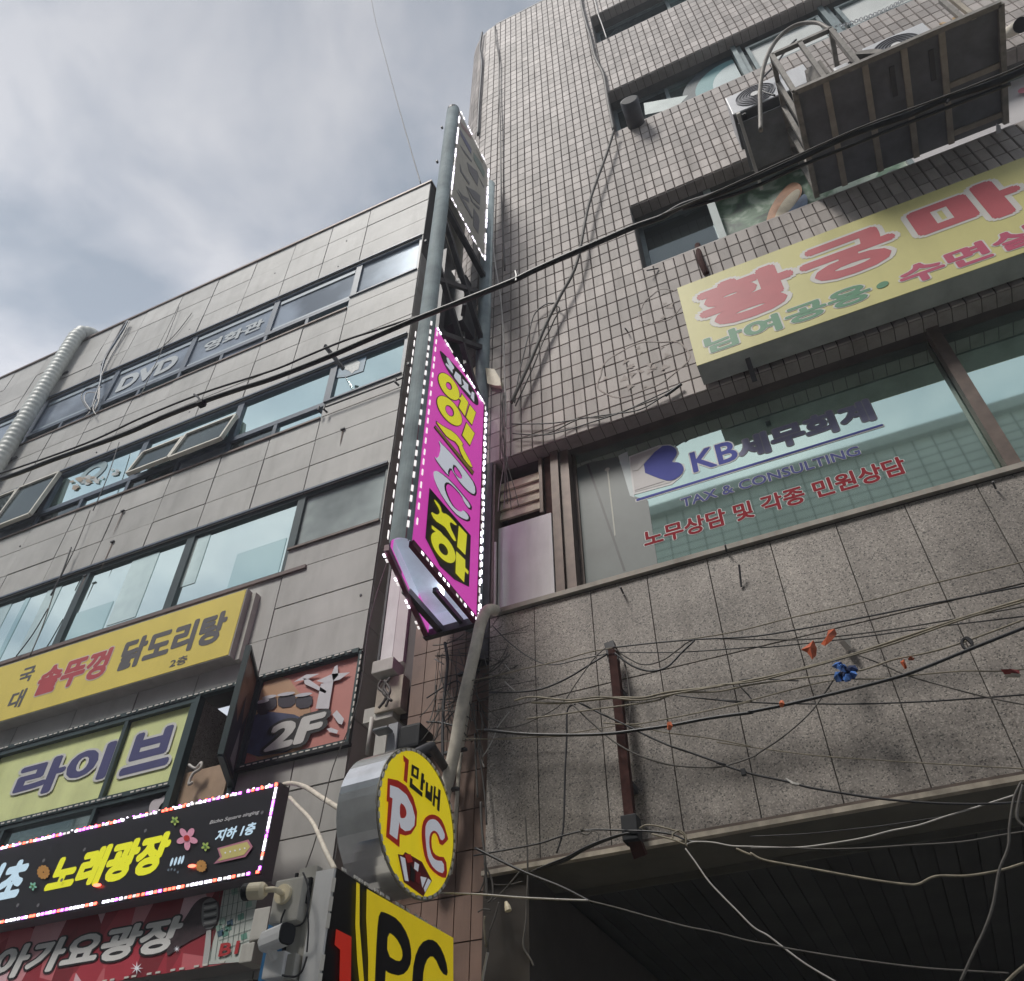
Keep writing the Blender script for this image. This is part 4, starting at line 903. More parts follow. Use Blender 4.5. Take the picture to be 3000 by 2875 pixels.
# ================================================================== PC BANNER BOX (bottom)
PCX = -2.34; FPB = FX(PCX)
PB_ = thing('sign_box', 'yellow and black PC sign box with a red figure one, below the round sign', 'sign', (-2.5, -1.3, 1.5))
box_part('box_body', M_GREYP, PB_, PCX-.14, PCX-.004, -1.385, -.29, 1.2, 3.05)
box_part('side_face', fl('black_vinyl', (.012, .012, .014), rough=.35), PB_, PCX-.004, PCX, -1.385, -.29, 1.2, 3.065)
box_part('front_strip', M_WHITE, PB_, PCX-.10, PCX-.004, -1.40, -1.384, 1.2, 3.06)
pY = mat('yellow_vinyl', (.68, .52, .015), .35, emit=.13, ecol=(.8, .6, .02), var=.05, streak=.12)  # faint glow added to brighten a face that gets no sun
glyph(FPB, [G6((905, 995), (1525, 1345), (1525, 2600), (905, 2600), (915, 1500), (900, 1200))], pY, PB_, h=.0025, name='face')
glyph(FPB, [G6((830, 945), (852, 960), (850, 1250), (870, 1500), (890, 1760), (860, 1760), (835, 1500), (822, 1250))], pY, PB_, h=.0025)
glyph(FPB, [G6((683, 1283), (792, 1338), (778, 2300), (690, 2300), (712, 1430), (672, 1395))], fl('red_vinyl', (.6, .035, .02), .10, rough=.35), PB_, h=.0025)
Pb = smooth_loop(G6((992, 1155), (1040, 1165), (1130, 1215), (1200, 1330), (1225, 1460), (1210, 1560), (1150, 1620), (1060, 1600), (1030, 1570), (1020, 2100), (945, 2060), (960, 1640), (975, 1300)), 1)
glyph(FPB, [Pb, smooth_loop(G6((1052, 1300), (1110, 1340), (1155, 1420), (1160, 1490), (1130, 1520), (1045, 1470)), 1)], BLK, PB_, WL, 4, h=.004)
Cb = smooth_loop(G6((1225, 1700), (1240, 1500), (1290, 1380), (1360, 1350), (1420, 1390), (1470, 1500), (1488, 1620), (1440, 1600), (1390, 1480), (1345, 1480), (1310, 1560), (1300, 1700), (1310, 2200), (1235, 2150)), 1)
glyph(FPB, [Cb], BLK, PB_, WL, 4, h=.004)
led_line(PB_, (PCX+.0, -1.395, 3.03), (PCX+.0, -1.395, 1.3), 22, [M_LEDOFF], (.5, -.8, 0), (.03, .008, .006), gap=lambda i: i % 4 == 3)
led_line(PB_, (PCX+.002, -1.36, 3.07), (PCX+.002, -.31, 3.07), 22, [M_LEDOFF], (1, 0, .3), (.016, .008, .006), gap=lambda i: i % 4 == 1)
led_line(PB_, (PCX+.002, -.285, 3.05), (PCX+.002, -.285, 1.3), 22, [M_LEDOFF], (1, 0, 0), (.03, .008, .006))
# blue / grey panel column beside it
BC = thing('panel_column', 'blue and pale grey sheet panel column carrying two security cameras', 'column', (-2.6, -1.35, 1.2))
box_part('blue_panel', mat('blue_panel', (.045, .21, .45), .45, var=.12, streak=.25), BC, -2.68, -2.575, -1.37, -1.33, 1.2, 3.06)
box_part('dark_seam', M_BLACK, BC, -2.573, -2.56, -1.38, -1.33, 1.2, 3.08)
box_part('grey_panel', M_GREYP, BC, -2.558, -2.46, -1.372, -1.33, 1.2, 3.10); box_part('body', M_STEELD, BC, -2.66, -2.49, -1.328, -.9, 1.2, 3.04)
box_part('latch_plate', M_BLACK, BC, -2.50, -2.462, -1.40, -1.374, 2.93, 3.04)
def camera_thing(label, base, tip_dir, m, L_, R_, box_z, bx0, bx1, disc):
    t = thing('security_camera', label, 'camera', base, 'security cameras on the panel column')
    B = Vector(base)
    mb = MB().box(bx0, bx1, -1.44, -1.376, box_z[0], box_z[1]); mb.build('junction_box', M_GREYP if disc else M_WHITE, t, bevel=.008)
    if disc: MB().tube([B+Vector((0, .0, 0)), B+Vector((0, -.018, 0))], .042, 16).build('base_plate', m, t)
    d = Vector(tip_dir).normalized(); s_ = B+Vector((0, -.07, 0))
    MB().tube(catmull([B, s_, s_+d*.05]), .013, 8).build('bracket', m, t, smooth=True)
    b0 = s_+d*.045; mb = MB().tube([b0, b0+d*.015, b0+d*L_], [R_*.7, R_, R_], 20); mb.build('housing', m, t)
    MB().tube([b0+d*L_, b0+d*(L_+.028)], R_*1.01, 20).build('lens_hood', M_BLACK, t)
    return t
camera_thing('cream bullet camera pointing left on a round base over a grey junction box', (-2.565, -1.44, 2.965), (-1, -.18, .02), M_CREAM, .075, .036, (2.85, 3.035), -2.625, -2.475, True)
t_ = thing('security_camera', 'white bullet camera with a black front window, lower of the two', 'camera', (-2.55, -1.44, 2.72), 'security cameras on the panel column')
MB().box(-2.60, -2.50, -1.45, -1.376, 2.63, 2.73).build('junction_box', M_WHITE, t_, bevel=.008)
MB().box(-2.50, -2.455, -1.43, -1.376, 2.62, 2.72).build('junction_box', M_GREYP, t_, bevel=.006)
d_ = Vector((1, -.32, .03)).normalized(); b_ = Vector((-2.615, -1.45, 2.772)); up_ = Vector((0, 0, 1)); sd_ = d_.cross(up_).normalized()
hb = MB(); n = 14; sec = []
for i in range(n):
    a_ = 2*math.pi*i/n; cx0 = math.copysign(abs(math.cos(a_))**.6, math.cos(a_))*.038; cz0 = math.copysign(abs(math.sin(a_))**.6, math.sin(a_))*.042; sec.append((cx0, cz0))
for kx_, (L0, sc_) in enumerate(((0, .8), (.01, 1), (.14, 1), (.155, 1.04))):
    for (p_, q_) in sec: hb.v.append(tuple(b_+d_*L0+sd_*p_*sc_+up_*q_*sc_))
for k_ in range(3):
    for i in range(n): hb.f.append((k_*n+i, k_*n+(i+1) % n, (k_+1)*n+(i+1) % n, (k_+1)*n+i))
hb.f.append(tuple(range(n))); hb.build('housing', M_WHITE, t_)
wb = MB()
for (L0, sc_) in ((.150, 1.0), (.162, .98)):
    for (p_, q_) in sec: wb.v.append(tuple(b_+d_*L0+sd_*p_*sc_+up_*q_*sc_))
for i in range(n): wb.f.append((i, (i+1) % n, n+(i+1) % n, n+i))
wb.f.append(tuple(n+i for i in range(n))); wb.build('lens_window', M_BLACK, t_)
MB().tube([b_-d_*.012+sd_*.01, b_+d_*.005+sd_*.01], .02, 10).build('rear_knuckle', M_WHITE, t_)
MB().tube([b_+d_*.05-up_*.03, (-2.55, -1.44, 2.70)], .02, 10).build('bracket', M_WHITE, t_)
e8 = S(700, 2450, 400/1768)
for lp_, r_ in (([(600, 950), (550, 1080), (560, 1180), (610, 1215), (660, 1180), (760, 1160), (840, 1110), (890, 960), (905, 760), (880, 600), (830, 470)], .0045), ([(560, 1800), (640, 1815), (740, 1815), (820, 1740), (880, 1560)], .0045), ([(900, 650), (890, 900), (900, 1200), (880, 1500)], .004)):
    cable([e8(*p) for p in lp_], -1.46, r_, M_CABLE, {.0045: 'thin black lead looping round a camera junction box', .004: 'straight black lead between the two cameras'}[r_] if lp_[0] != (560, 1800) else 'black lead curling under the lower white camera', 'camera leads', name='camera_lead', cat='cable')

# ================================================================== BLACK KARAOKE SIGN
YK = .45; FK = FY(YK); b4 = S(0, 2200, .4592)
KS = thing('shop_sign', 'long black shop sign with yellow Korean letters and violet-white LED edging', 'sign', (-5.8, YK, 3.9))
xR_ = -4.345; zK0, zK1 = 3.965, 4.665
box_part('box_body', mat('purple_grey_casing', (.12, .10, .12), .55, var=.1), KS, -8.6, xR_, YK+.006, YK+.13, zK0-.01, zK1+.01)
box_part('face', fl('black_acrylic', (.022, .021, .025), rough=.3), KS, -8.6, xR_-.002, YK, YK+.005, zK0, zK1)
KY = mat('lit_yellow_lettering', (.62, .62, .02), .4, emit=.16, ecol=(.85, .85, .03), var=.03); KB_ = mat('lit_pale_blue_lettering', (.45, .6, .7), .4, emit=.16, ecol=(.6, .8, .95), var=.08, vscale=20)
text('노래광장', FK, b4(265, 930), b4(1115, 505), KY, 'lettering', KS, h=.003, bold=.06, shear=.12)
k5 = S(0, 2280, 500/1578)
text('비초', FK, k5(-330, 1245), k5(305, 725), KB_, 'lettering', KS, h=.003, bold=.06, shear=.12)
text('Bicho Square singing', FK, b4(1335, 478), b4(1660, 376), fl('pale_small_lettering', (.55, .55, .57)), 'lettering', KS, h=.003, bold=.02, shear=.2)
text('지하 1층', FK, b4(1368, 585), b4(1640, 452), KB_, 'lettering', KS, h=.003, bold=.04, shear=.2)
AR = mat('arrow_yellow', (.5, .44, .16), .4, emit=.06, var=.03)
glyph(FK, [[b4(*p) for p in ((1392, 625), (1590, 570), (1618, 615), (1572, 680), (1368, 725), (1410, 680))]], fl('arrow_pink', (.5, .2, .28)), KS, h=.002, name='arrow')
glyph(FK, [[b4(*p) for p in ((1405, 632), (1582, 585), (1603, 617), (1562, 668), (1395, 708), (1425, 680))]], AR, KS, h=.004, name='arrow')
for i in range(5): glyph(FK, [[b4(1445+i*31+5*math.cos(t), 655-i*7+6*math.sin(t)) for t in (0, 1.05, 2.1, 3.15, 4.2, 5.25)]], WL, KS, h=.006, name='dot')
def flower(cx0, cy0, s_, m_, n=5, core=None):
    for i in range(n):
        t = 2*math.pi*i/n+.3; c_ = (cx0+s_*.55*math.cos(t), cy0+s_*.6*math.sin(t))
        glyph(FK, [[b4(*p) for p in oval(c_, (s_*.45*math.cos(t), s_*.5*math.sin(t)), (-s_*.28*math.sin(t), s_*.28*math.cos(t)), 12)]], m_, KS, h=.002, name='flower_print')
    if core: glyph(FK, [[b4(*p) for p in oval((cx0, cy0), (s_*.28, 0), (0, s_*.28), 10)]], core, KS, h=.008, name='flower_print')
PK = mat('pink_print', (.62, .28, .38), .4, emit=.08, var=.1, vscale=40); OR_ = fl('orange_print', (.55, .27, .06)); LG = fl('lime_print', (.4, .55, .12)); MN = fl('mint_print', (.25, .6, .45))
flower(1200, 562, 70, PK, 5, RED); flower(1122, 450, 28, LG, 5, fl('dark_green_print', (.1, .25, .05))); flower(1318, 615, 28, LG, 5, fl('dark_green_print', (.1, .25, .05)))
flower(285, 778, 42, OR_, 12); flower(1292, 740, 36, OR_, 12); flower(220, 868, 26, MN, 5, fl('dark_green_print', (.1, .25, .05)))
for cx0, cy0 in ((1235, 740), (630, 862)): glyph(FK, [[b4(*p) for p in oval((cx0, cy0), (26, -3), (2, 11), 12)]], M_LEDR, KS, h=.003, name='red_lamp_print')
for i, (x_, y_) in enumerate(((1105, 715), (1130, 710), (1155, 705), (1175, 700))): glyph(FK, [[b4(*p) for p in oval((x_, y_), (8, -2), (-8, 28), 12)]], KB_, KS, h=.003, name='key_print')
for i, (x_, y_) in enumerate(((1085, 765), (1105, 762), (1125, 765), (1145, 780))): glyph(FK, [[b4(*p) for p in oval((x_, y_), (6, 0), (-2, 9), 8)]], fl('dim_blue_print', (.15, .2, .25)), KS, h=.003, name='key_print')
for i, (x_, y_, ) in enumerate(((938, 515), (1682, 400), (1705, 530), (550, 635), (290, 705), (405, 830), (125, 990), (255, 990))): glyph(FK, [[b4(*p) for p in oval((x_, y_), (9, -3), (-3, 12), 8)]], fl('dull_confetti', (.16, .16, .17)), KS, h=.003, name='confetti_print')
random.seed(11)
def ledc(i): return random.choice((M_LEDW, M_LEDW, M_LEDW, M_LEDP, M_LEDP, M_LEDR))
def ledb(i): return random.choice((M_LEDW, M_LEDW, M_LEDW, M_LEDR, M_LEDR, M_LEDP))
led_line(KS, (-8.5, YK-.002, zK1-.012), (xR_-.01, YK-.002, zK1-.012), 95, ledc, (0, -1, 0), (.0135, .009, .006))
led_line(KS, (-8.5, YK-.002, zK0+.018), (xR_-.01, YK-.002, zK0+.018), 95, ledb, (0, -1, 0), (.0135, .010, .006))
led_line(KS, (xR_-.022, YK-.002, zK1-.03), (xR_-.022, YK-.002, zK0+.03), 19, ledc, (0, -1, 0), (.0135, .009, .006))
led_line(KS, (-8.5, YK-.002, zK1+.004), (xR_, YK-.002, zK1+.004), 60, lambda i: random.choice((M_LEDP, M_LEDR, M_LEDW)), (0, -1, 0), (.008, .004, .004))
# support brackets to the wall
for x_ in (-4.7, -5.9, -7.1): MB().bar((x_, YK+.12, zK1-.05), (x_, YA-.002, zK1+.05), .03).build('support_bracket', M_STEELD, KS)
# curved conduit from the sign to the gap
t5 = S(700, 1700, .426)
cable([t5(310, 1405), t5(370, 1398), t5(460, 1425), t5(560, 1490), t5(640, 1540), t5(705, 1580)], .55, .018, M_WRAP, 'arched taped conduit leaving the top corner of the black sign', 'taped conduits', name='conduit', cat='pipe', n=10, Y2=-.2)
cable([t5(350, 1495), t5(400, 1550), t5(470, 1620), t5(520, 1690), t5(560, 1780), t5(600, 1870), t5(660, 1990)], .5, .014, M_WRAP, 'lower taped conduit dropping from the black sign to the panel column', 'taped conduits', name='conduit', cat='pipe', n=10, Y2=-.9)

# ================================================================== RED KARAOKE BANNER
YR = .62; FRD = FY(YR)
RB = thing('banner_sign', 'red sparkling banner sign with grey-white Korean letters, a microphone and B1 at its right end', 'sign', (-6, YR, 3.4))
xr_ = at(b4(1640, 900), YR).x
zr0 = at(b4(1560, 1340), YR).z
M_RB = mat('red_sparkle_print', (.34, .03, .045), .45, var=0)
_t = M_RB.node_tree; _b = _t.nodes['Principled BSDF']; _g = _t.nodes.new('ShaderNodeNewGeometry'); _v = _t.nodes.new('ShaderNodeTexVoronoi'); _v.inputs['Scale'].default_value = 5.5; _mp = _t.nodes.new('ShaderNodeMapping'); _mp.inputs['Rotation'].default_value = (0, .6, 0); _mp.inputs['Scale'].default_value = (1, 1, .5)
_t.links.new(_g.outputs['Position'], _mp.inputs[0]); _t.links.new(_mp.outputs[0], _v.inputs['Vector']); _s = _t.nodes.new('ShaderNodeSeparateColor'); _t.links.new(_v.outputs['Color'], _s.inputs[0]); _c = _t.nodes.new('ShaderNodeValToRGB'); _t.links.new(_s.outputs[0], _c.inputs[0])
_c.color_ramp.elements[0].color = (.16, .012, .018, 1); _c.color_ramp.elements[1].position = .95; _c.color_ramp.elements[1].color = (.75, .5, .55, 1); _e = _c.color_ramp.elements.new(.45); _e.color = (.50, .045, .07, 1); _e = _c.color_ramp.elements.new(.75); _e.color = (.58, .16, .18, 1); _t.links.new(_c.outputs[0], _b.inputs['Base Color'])
box_part('box_body', mat('grey_casing', (.28, .26, .25), .6, var=.1), RB, -9.0, xr_, YR+.006, YR+.22, zr0-.0, 4.02)
box_part('face', M_RB, RB, -9.0, xr_-.002, YR, YR+.005, zr0, 4.02)
text('리아가요광장', FRD, k5(-420, 1940), b4(1190, 1045), fl('grey_white_lettering', (.72, .72, .70)), 'lettering', RB, h=.006, bold=.045, outline=(BLK, .05), shear=.12)
# white checker right end
flat(FRD, [[b4(*p) for p in ((1430, 880), (1665, 818), (1570, 1345), (1320, 1365), (1380, 1150))]], .002, fl('pale_mesh_print', (.50, .54, .50)), 'print', RB)
for q_ in ((1540, 1060, 0), (1420, 1090, 1), (1460, 1130, 0), (1440, 1165, 0), (1400, 1130, 1), (1470, 1100, 2), (1560, 1185, 0), (1410, 1165, 2), (1500, 900, 1), (1590, 980, 1)):
    c_ = [(q_[0]-22, q_[1]-10), (q_[0]+16, q_[1]-26), (q_[0]+20, q_[1]+12), (q_[0]-18, q_[1]+26)]
    flat(FRD, [[b4(*p) for p in c_]], .004+.0003*(q_[0] % 5), (fl('green_check', (.12, .28, .22)), fl('mint_check', (.3, .45, .38)), fl('navy_check', (.06, .12, .18)))[q_[2]], 'print', RB)
for i in range(7):
    a_, b_ = b4(1410-i*3+i*34, 880-i*9), b4(1340+i*34, 1340-i*6); flat(FRD, [[a_, (a_[0]+.8, a_[1]), (b_[0]+.8, b_[1]), b_]], .0055, fl('mesh_line', (.08, .14, .12)), 'print', RB)
for i in range(6):
    a_, b_ = b4(1400, 930+i*70), b4(1660-i*12, 865+i*68); flat(FRD, [[a_, (a_[0], a_[1]+.8), (b_[0], b_[1]+.8), b_]], .0058, fl('mesh_line', (.08, .14, .12)), 'print', RB)
flat(FRD, [smooth_loop([b4(*p) for p in ((1250, 960), (1330, 925), (1400, 960), (1410, 1050), (1380, 1130), (1320, 1160), (1150, 1250), (1060, 1330), (1080, 1200), (1180, 1080))], 2)], .0062, fl('dark_crowd_print', (.05, .03, .035), var=.4, vscale=30), 'print', RB)
flat(FRD, [smooth_loop([b4(*p) for p in ((1300, 960), (1360, 935), (1395, 975), (1398, 1060), (1370, 1130), (1320, 1145), (1290, 1110), (1290, 1020))], 2)], .008, fl('chrome_grey', (.2, .2, .2)), 'microphone_print', RB)
for i in range(7): flat(FRD, [smooth_loop([b4(*p) for p in ((1305, 975+i*24), (1345, 968+i*24), (1388, 958+i*24), (1385, 972+i*24), (1345, 984+i*24), (1305, 990+i*24))], 1)], .0095+.0001*i, (BLK if i % 2 == 0 else fl('chrome_pale', (.45, .45, .44))), 'microphone_print', RB)
flat(FRD, [[b4(*p) for p in ((1322, 1150), (1352, 1145), (1348, 1250), (1330, 1370), (1295, 1372), (1310, 1260))]], .0088, fl('chrome_pale', (.45, .45, .44)), 'microphone_print', RB)
text('B1', FRD, b4(1397, 1318), b4(1540, 1212), fl('red_print', (.42, .03, .035)), 'lettering', RB, h=.012, bold=.03)
for cx0, cy0, s_ in ((1135, 1268, 22), (880, 1390, 42)):
    st_ = [b4(cx0+(s_ if i % 2 == 0 else s_*.22)*math.cos(math.pi*i/8), cy0+(s_ if i % 2 == 0 else s_*.22)*math.sin(math.pi*i/8)) for i in range(16)]
    flat(FRD, [st_], .012, WL, 'star_print', RB)
led_line(RB, (-8.9, YR-.004, zr0+.012), (xr_, YR-.004, zr0+.012), 60, [M_LEDOFF], (0, -1, 0), (.022, .007, .006), gap=lambda i: i % 3 == 2)
# small grey boxes beside the banner end
for nm, x0, x1, z0, z1, lb in (('meter_box', at(b4(1590, 1190), .45).x, at(b4(1690, 1190), .45).x, at(b4(1600, 1210), .45).z, at(b4(1620, 1010), .45).z, 'slim grey metal box with a door beside the B1 end of the red banner'), ('pipe_box', at(b4(1550, 1360), .5).x, at(b4(1630, 1360), .5).x, at(b4(1540, 1370), .5).z, at(b4(1600, 1240), .5).z, 'small grey box at the lower right end of the red banner')):
    o = MB().box(x0, x1, .45, .61, z0, z1).build(nm, M_GREYP, None, bevel=.008); tag(o, lb, 'box')

# ================================================================== YELLOW SIGN ON LEFT BUILDING
YS = .74; FS = FY(YS)
YSg = thing('shop_sign', 'yellow box sign with red and dark Korean letters above the lime windows', 'sign', (-7, YS, 6.4))
xs_ = at(a3(1638, 520), YS).x; zs0 = at(a3(1580, 750), YS).z; zs1 = at(a3(1700, 290), YS).z
M_YS = mat('yellow_sign_face', (.70, .56, .10), .45, var=.06, vscale=1.5, streak=.12)
box_part('box_body', mat('sign_casing', (.40, .39, .36), .6, var=.1, streak=.3), YSg, -12.0, xs_, YS+.006, YA-.002, zs0-.0, zs1)
box_part('face', M_YS, YSg, -12.0, xs_-.012, YS, YS+.005, zs0+.012, zs1-.012)
box_part('wall_rail', M_GREYP, YSg, xs_+.002, xs_+.06, YS+.08, YA-.002, zs0-.01, zs1-.02)
DK = fl('charcoal_lettering', (.085, .08, .085)); RD = fl('rose_red_lettering', (.42, .045, .055))
text('국', FS, a3(110, 955), a3(262, 815), DK, 'lettering', YSg, h=.002, bold=.03)
text('대', FS, a3(35, 1135), a3(195, 975), DK, 'lettering', YSg, h=.002, bold=.03)
text('솥뚜껑', FS, a3(215, 1045), a3(790, 690), RD, 'lettering', YSg, h=.002, bold=.045, outline=(fl('pink_white_halo', (.6, .5, .45)), .035))
text('닭도리탕', FS, a3(790, 872), a3(1585, 432), DK, 'lettering', YSg, h=.002, bold=.05)
text('2층', FS, a3(1160, 842), a3(1300, 745), DK, 'lettering', YSg, h=.002, bold=.02)

# ================================================================== YELLOW SIGN ON TILED BUILDING
YB_ = -.25; FB = FY(YB_); y5 = S(1800, 600, 1200/1960)
BS = thing('shop_sign', 'large pale yellow box sign with red and green Korean letters on the tiled wall', 'sign', (2, YB_, 7.1))
zb0, zb1, xb0 = 7.055, 8.20, -.365
box_part('box_body', mat('grey_green_casing', (.36, .38, .36), .6, var=.12, streak=.3), BS, xb0, 6.4, YB_+.006, -.035, zb0, zb1)
M_BS = mat('pale_yellow_face', (.56, .52, .20), .5, var=.06, vscale=1.6, streak=.15)
box_part('face', M_BS, BS, xb0, 6.4, YB_, YB_+.005, zb0, zb1)
for x_ in (.02, 2.3, 4.4): MB().bar((x_, YB_+.1, zb0+.02), (x_, -.0, zb0-.12), .04).build('support_bracket', M_STEELD, BS)
HL = fl('greyish_halo', (.58, .56, .52)); RB2 = fl('dusty_red_lettering', (.43, .065, .08), var=.06); GR2 = fl('green_lettering', (.06, .22, .11)); MG2 = fl('crimson_lettering', (.42, .05, .11))
text('황', FB, (y5(378, 430), y5(560, 575)), (y5(845, 300), y5(770, 275)), RB2, 'lettering', BS, h=.002, bold=.055, outline=(HL, .05))
text('궁', FB, (y5(890, 320), y5(1000, 385)), (y5(1370, 190), y5(1290, 84)), RB2, 'lettering', BS, h=.002, bold=.055, outline=(HL, .05))
u0_, u1_ = FB.hit(y5(1377, 33))[0], FB.hit(y5(1957, -65))[0]; va, vb = FB.hit(y5(1500, 190))[1], FB.hit(y5(1785, -114))[1]; dW = (u1_-u0_)*1.04
for i_, c_ in enumerate('마사지'): text(c_, FB, (u0_+dW*i_, va), (u0_+dW*i_+(u1_-u0_), vb), RB2, 'lettering', BS, h=.002, bold=.055, outline=(HL, .05), uv=True)
text('남여공용', FB, (y5(425, 650), y5(470, 712)), (y5(1240, 430), y5(1170, 378)), GR2, 'lettering', BS, h=.002, bold=.04, outline=(HL, .035))
flat(FB, [oval(y5(1283, 385), (18, -6), (0, 9))], .003, GR2, 'lettering', BS)
ua, va = FB.hit(y5(1372, 375))[0], FB.hit(y5(1420, 388))[1]; ub, vb = FB.hit(y5(1815, 250))[0], FB.hit(y5(1470, 272))[1]; text('수면실', FB, (ua, va), (ua+(ub-ua)*1.55, vb+.0), MG2, 'lettering', BS, h=.002, bold=.04, outline=(HL, .035), uv=True)

# ================================================================== OFFICE WINDOW LETTERING (printed on the glass)
FKB = FY(GK+.0185); k8 = S(1800, 1050, 1000/1960)
KN = fl('blue_decal', (.095, .11, .38), rough=.8, spec=.2); KW = fl('white_decal', (.55, .56, .55)); KR = fl('red_decal', (.27, .02, .03), rough=.8, spec=.2); KGm = fl('grey_decal', (.43, .42, .41))
par = wk
flat(FKB, [[k8(*p) for p in ((82, 565), (255, 500), (320, 495), (362, 515), (372, 545), (345, 592), (400, 610), (408, 640), (385, 680), (330, 725), (110, 785))]], .001, KW, 'logo', par)
flat(FKB, [[k8(*p) for p in ((92, 572), (300, 505), (340, 510), (360, 540), (340, 590), (395, 620), (385, 670), (320, 715), (118, 770))]], .003, KGm, 'logo', par)
flat(FKB, [smooth_loop([k8(*p) for p in ((140, 645), (262, 508), (320, 502), (352, 520), (362, 550), (335, 590), (330, 600), (380, 600), (402, 635), (385, 672), (335, 705), (290, 705))], 1)], .005, KN, 'logo', par)
flat(FKB, [[k8(*p) for p in ((92, 572), (258, 510), (138, 645), (104, 650))], [k8(*p) for p in ((106, 656), (140, 655), (288, 708), (118, 762))]], .0055, fl('grey_logo', (.40, .385, .38)), 'logo', par)
text('KB', FKB, (k8(442, 600), k8(460, 658)), (k8(700, 520), k8(640, 480)), KN, 'lettering', par, h=.001, bold=.02, outline=(KW, .035))
text('세무회계', FKB, (k8(715, 560), k8(950, 522)), (k8(1503, 340), k8(1440, 235)), fl('lavender_decal', (.30, .30, .43), rough=.8, spec=.2), 'lettering', par, h=.001, bold=.04, outline=(fl('lavender_halo', (.42, .42, .45), rough=.8, spec=.2), .03))
flat(FKB, [[k8(*p) for p in ((120, 812), (1548, 378), (1552, 392), (124, 828))]], .001, KW, 'rule', par); flat(FKB, [[k8(*p) for p in ((126, 810), (1540, 378), (1542, 388), (128, 822))]], .003, KN, 'rule', par)
text('TAX & CONSULTING', FKB, (k8(378, 808), k8(420, 850)), (k8(1415, 545), k8(1370, 510)), fl('navy_decal', (.09, .10, .26), rough=.8, spec=.2), 'lettering', par, h=.001, bold=.02, outline=(KW, .026))
text('노무상담 및 각종 민원상담', FKB, (k8(170, 1060), k8(200, 1085)), (k8(1697, 665), k8(1640, 562)), KR, 'lettering', par, h=.001, bold=.03, outline=(KW, .03))
# leaning sheets behind the glass seen at the left
flat(FKB, [[k8(*p) for p in ((22, 560), (75, 535), (115, 800), (90, 790))]], .0005, fl('pale_sheet', (.45, .52, .52)), 'inside_sheet', par)
flat(FKB, [[(g6_[0], g6_[1]) for g6_ in [(S(1400, 1100, .426))(*p) for p in ((750, 605), (960, 560), (1070, 830), (1170, 860), (1240, 1320), (730, 1455), (680, 640))]]], .0002, mat('dark_inside_panel', (.085, .105, .10), .5, var=.2, vscale=3), 'inside_sheet', par)
kk = S(1400, 1100, .426)
flat(FKB, [[kk(*p) for p in ((748, 615), (762, 610), (1018, 1345), (1002, 1350))]], .0012, fl('dark_strip', (.02, .025, .025)), 'inside_strip', par)
flat(FKB, [[kk(*p) for p in ((888, 655), (898, 655), (948, 1100), (940, 1105))]], .0012, fl('pale_rod', (.35, .36, .30)), 'inside_rod', par)
flat(FKB, [oval(kk(890, 648), (7, -2), (0, 5))], .0014, fl('pale_rod', (.35, .36, .30)), 'inside_rod', par)

# ================================================================== AC PLATFORM, AC UNITS
PZ = 9.19; PX0, PX1, PY0 = 1.07, 2.72, -1.05
AP = thing('steel_platform', 'dark steel-framed platform jutting from the tiled wall with brown ribs underneath', 'platform', (1.9, -.5, PZ))
box_part('floor_board', M_PLATE, AP, PX0+.02, PX1-.02, PY0+.02, -.001, PZ+.02, PZ+.04)
for x_ in (1.33, 1.655, 1.97, 2.27): box_part('floor_rib', mat('brown_rib', (.30, .265, .22), .7, var=.25), AP, x_-.025, x_+.025, PY0+.03, -.002, PZ-.004, PZ+.019)
for y_ in (-.54, -.09): box_part('floor_rib', mat('brown_rib', (.30, .265, .22), .7), AP, 2.30, PX1-.02, y_-.025, y_+.025, PZ+.002, PZ+.019)
for a_, b_ in (((PX0, PY0, PZ), (PX1, PY0, PZ)), ((PX0, PY0, PZ), (PX0, 0, PZ)), ((PX1, PY0, PZ), (PX1, 0, PZ))): MB().bar(a_, b_, .045).build('edge_beam', M_STEEL, AP)
for y_ in (-1.05, -.78, -.53, -.30, -.08): MB().bar((PX0, y_, PZ), (PX0, y_, 10.09), .04).build('rail_post', M_STEEL, AP)
MB().bar((PX0, PY0, 10.09), (PX0, 0, 10.09), .04).build('top_rail', M_STEEL, AP); MB().bar((PX0, PY0, 10.09), (1.62, PY0, 10.09), .04).build('top_rail', M_STEEL, AP)
for x_ in (1.33, 1.61): MB().bar((x_, PY0, PZ), (x_, PY0, 10.09), .04).build('rail_post', M_STEEL, AP)
MB().bar((1.61, PY0, 10.09), (1.61, 0, 10.09), .04).build('top_rail', M_STEEL, AP)
for x_ in (2.45, 2.52): MB().bar((x_, PY0+.02, PZ), (x_+.0, PY0+.02, 9.75), .035).build('rail_post', M_TRIM if x_ > 2.5 else M_STEEL, AP)
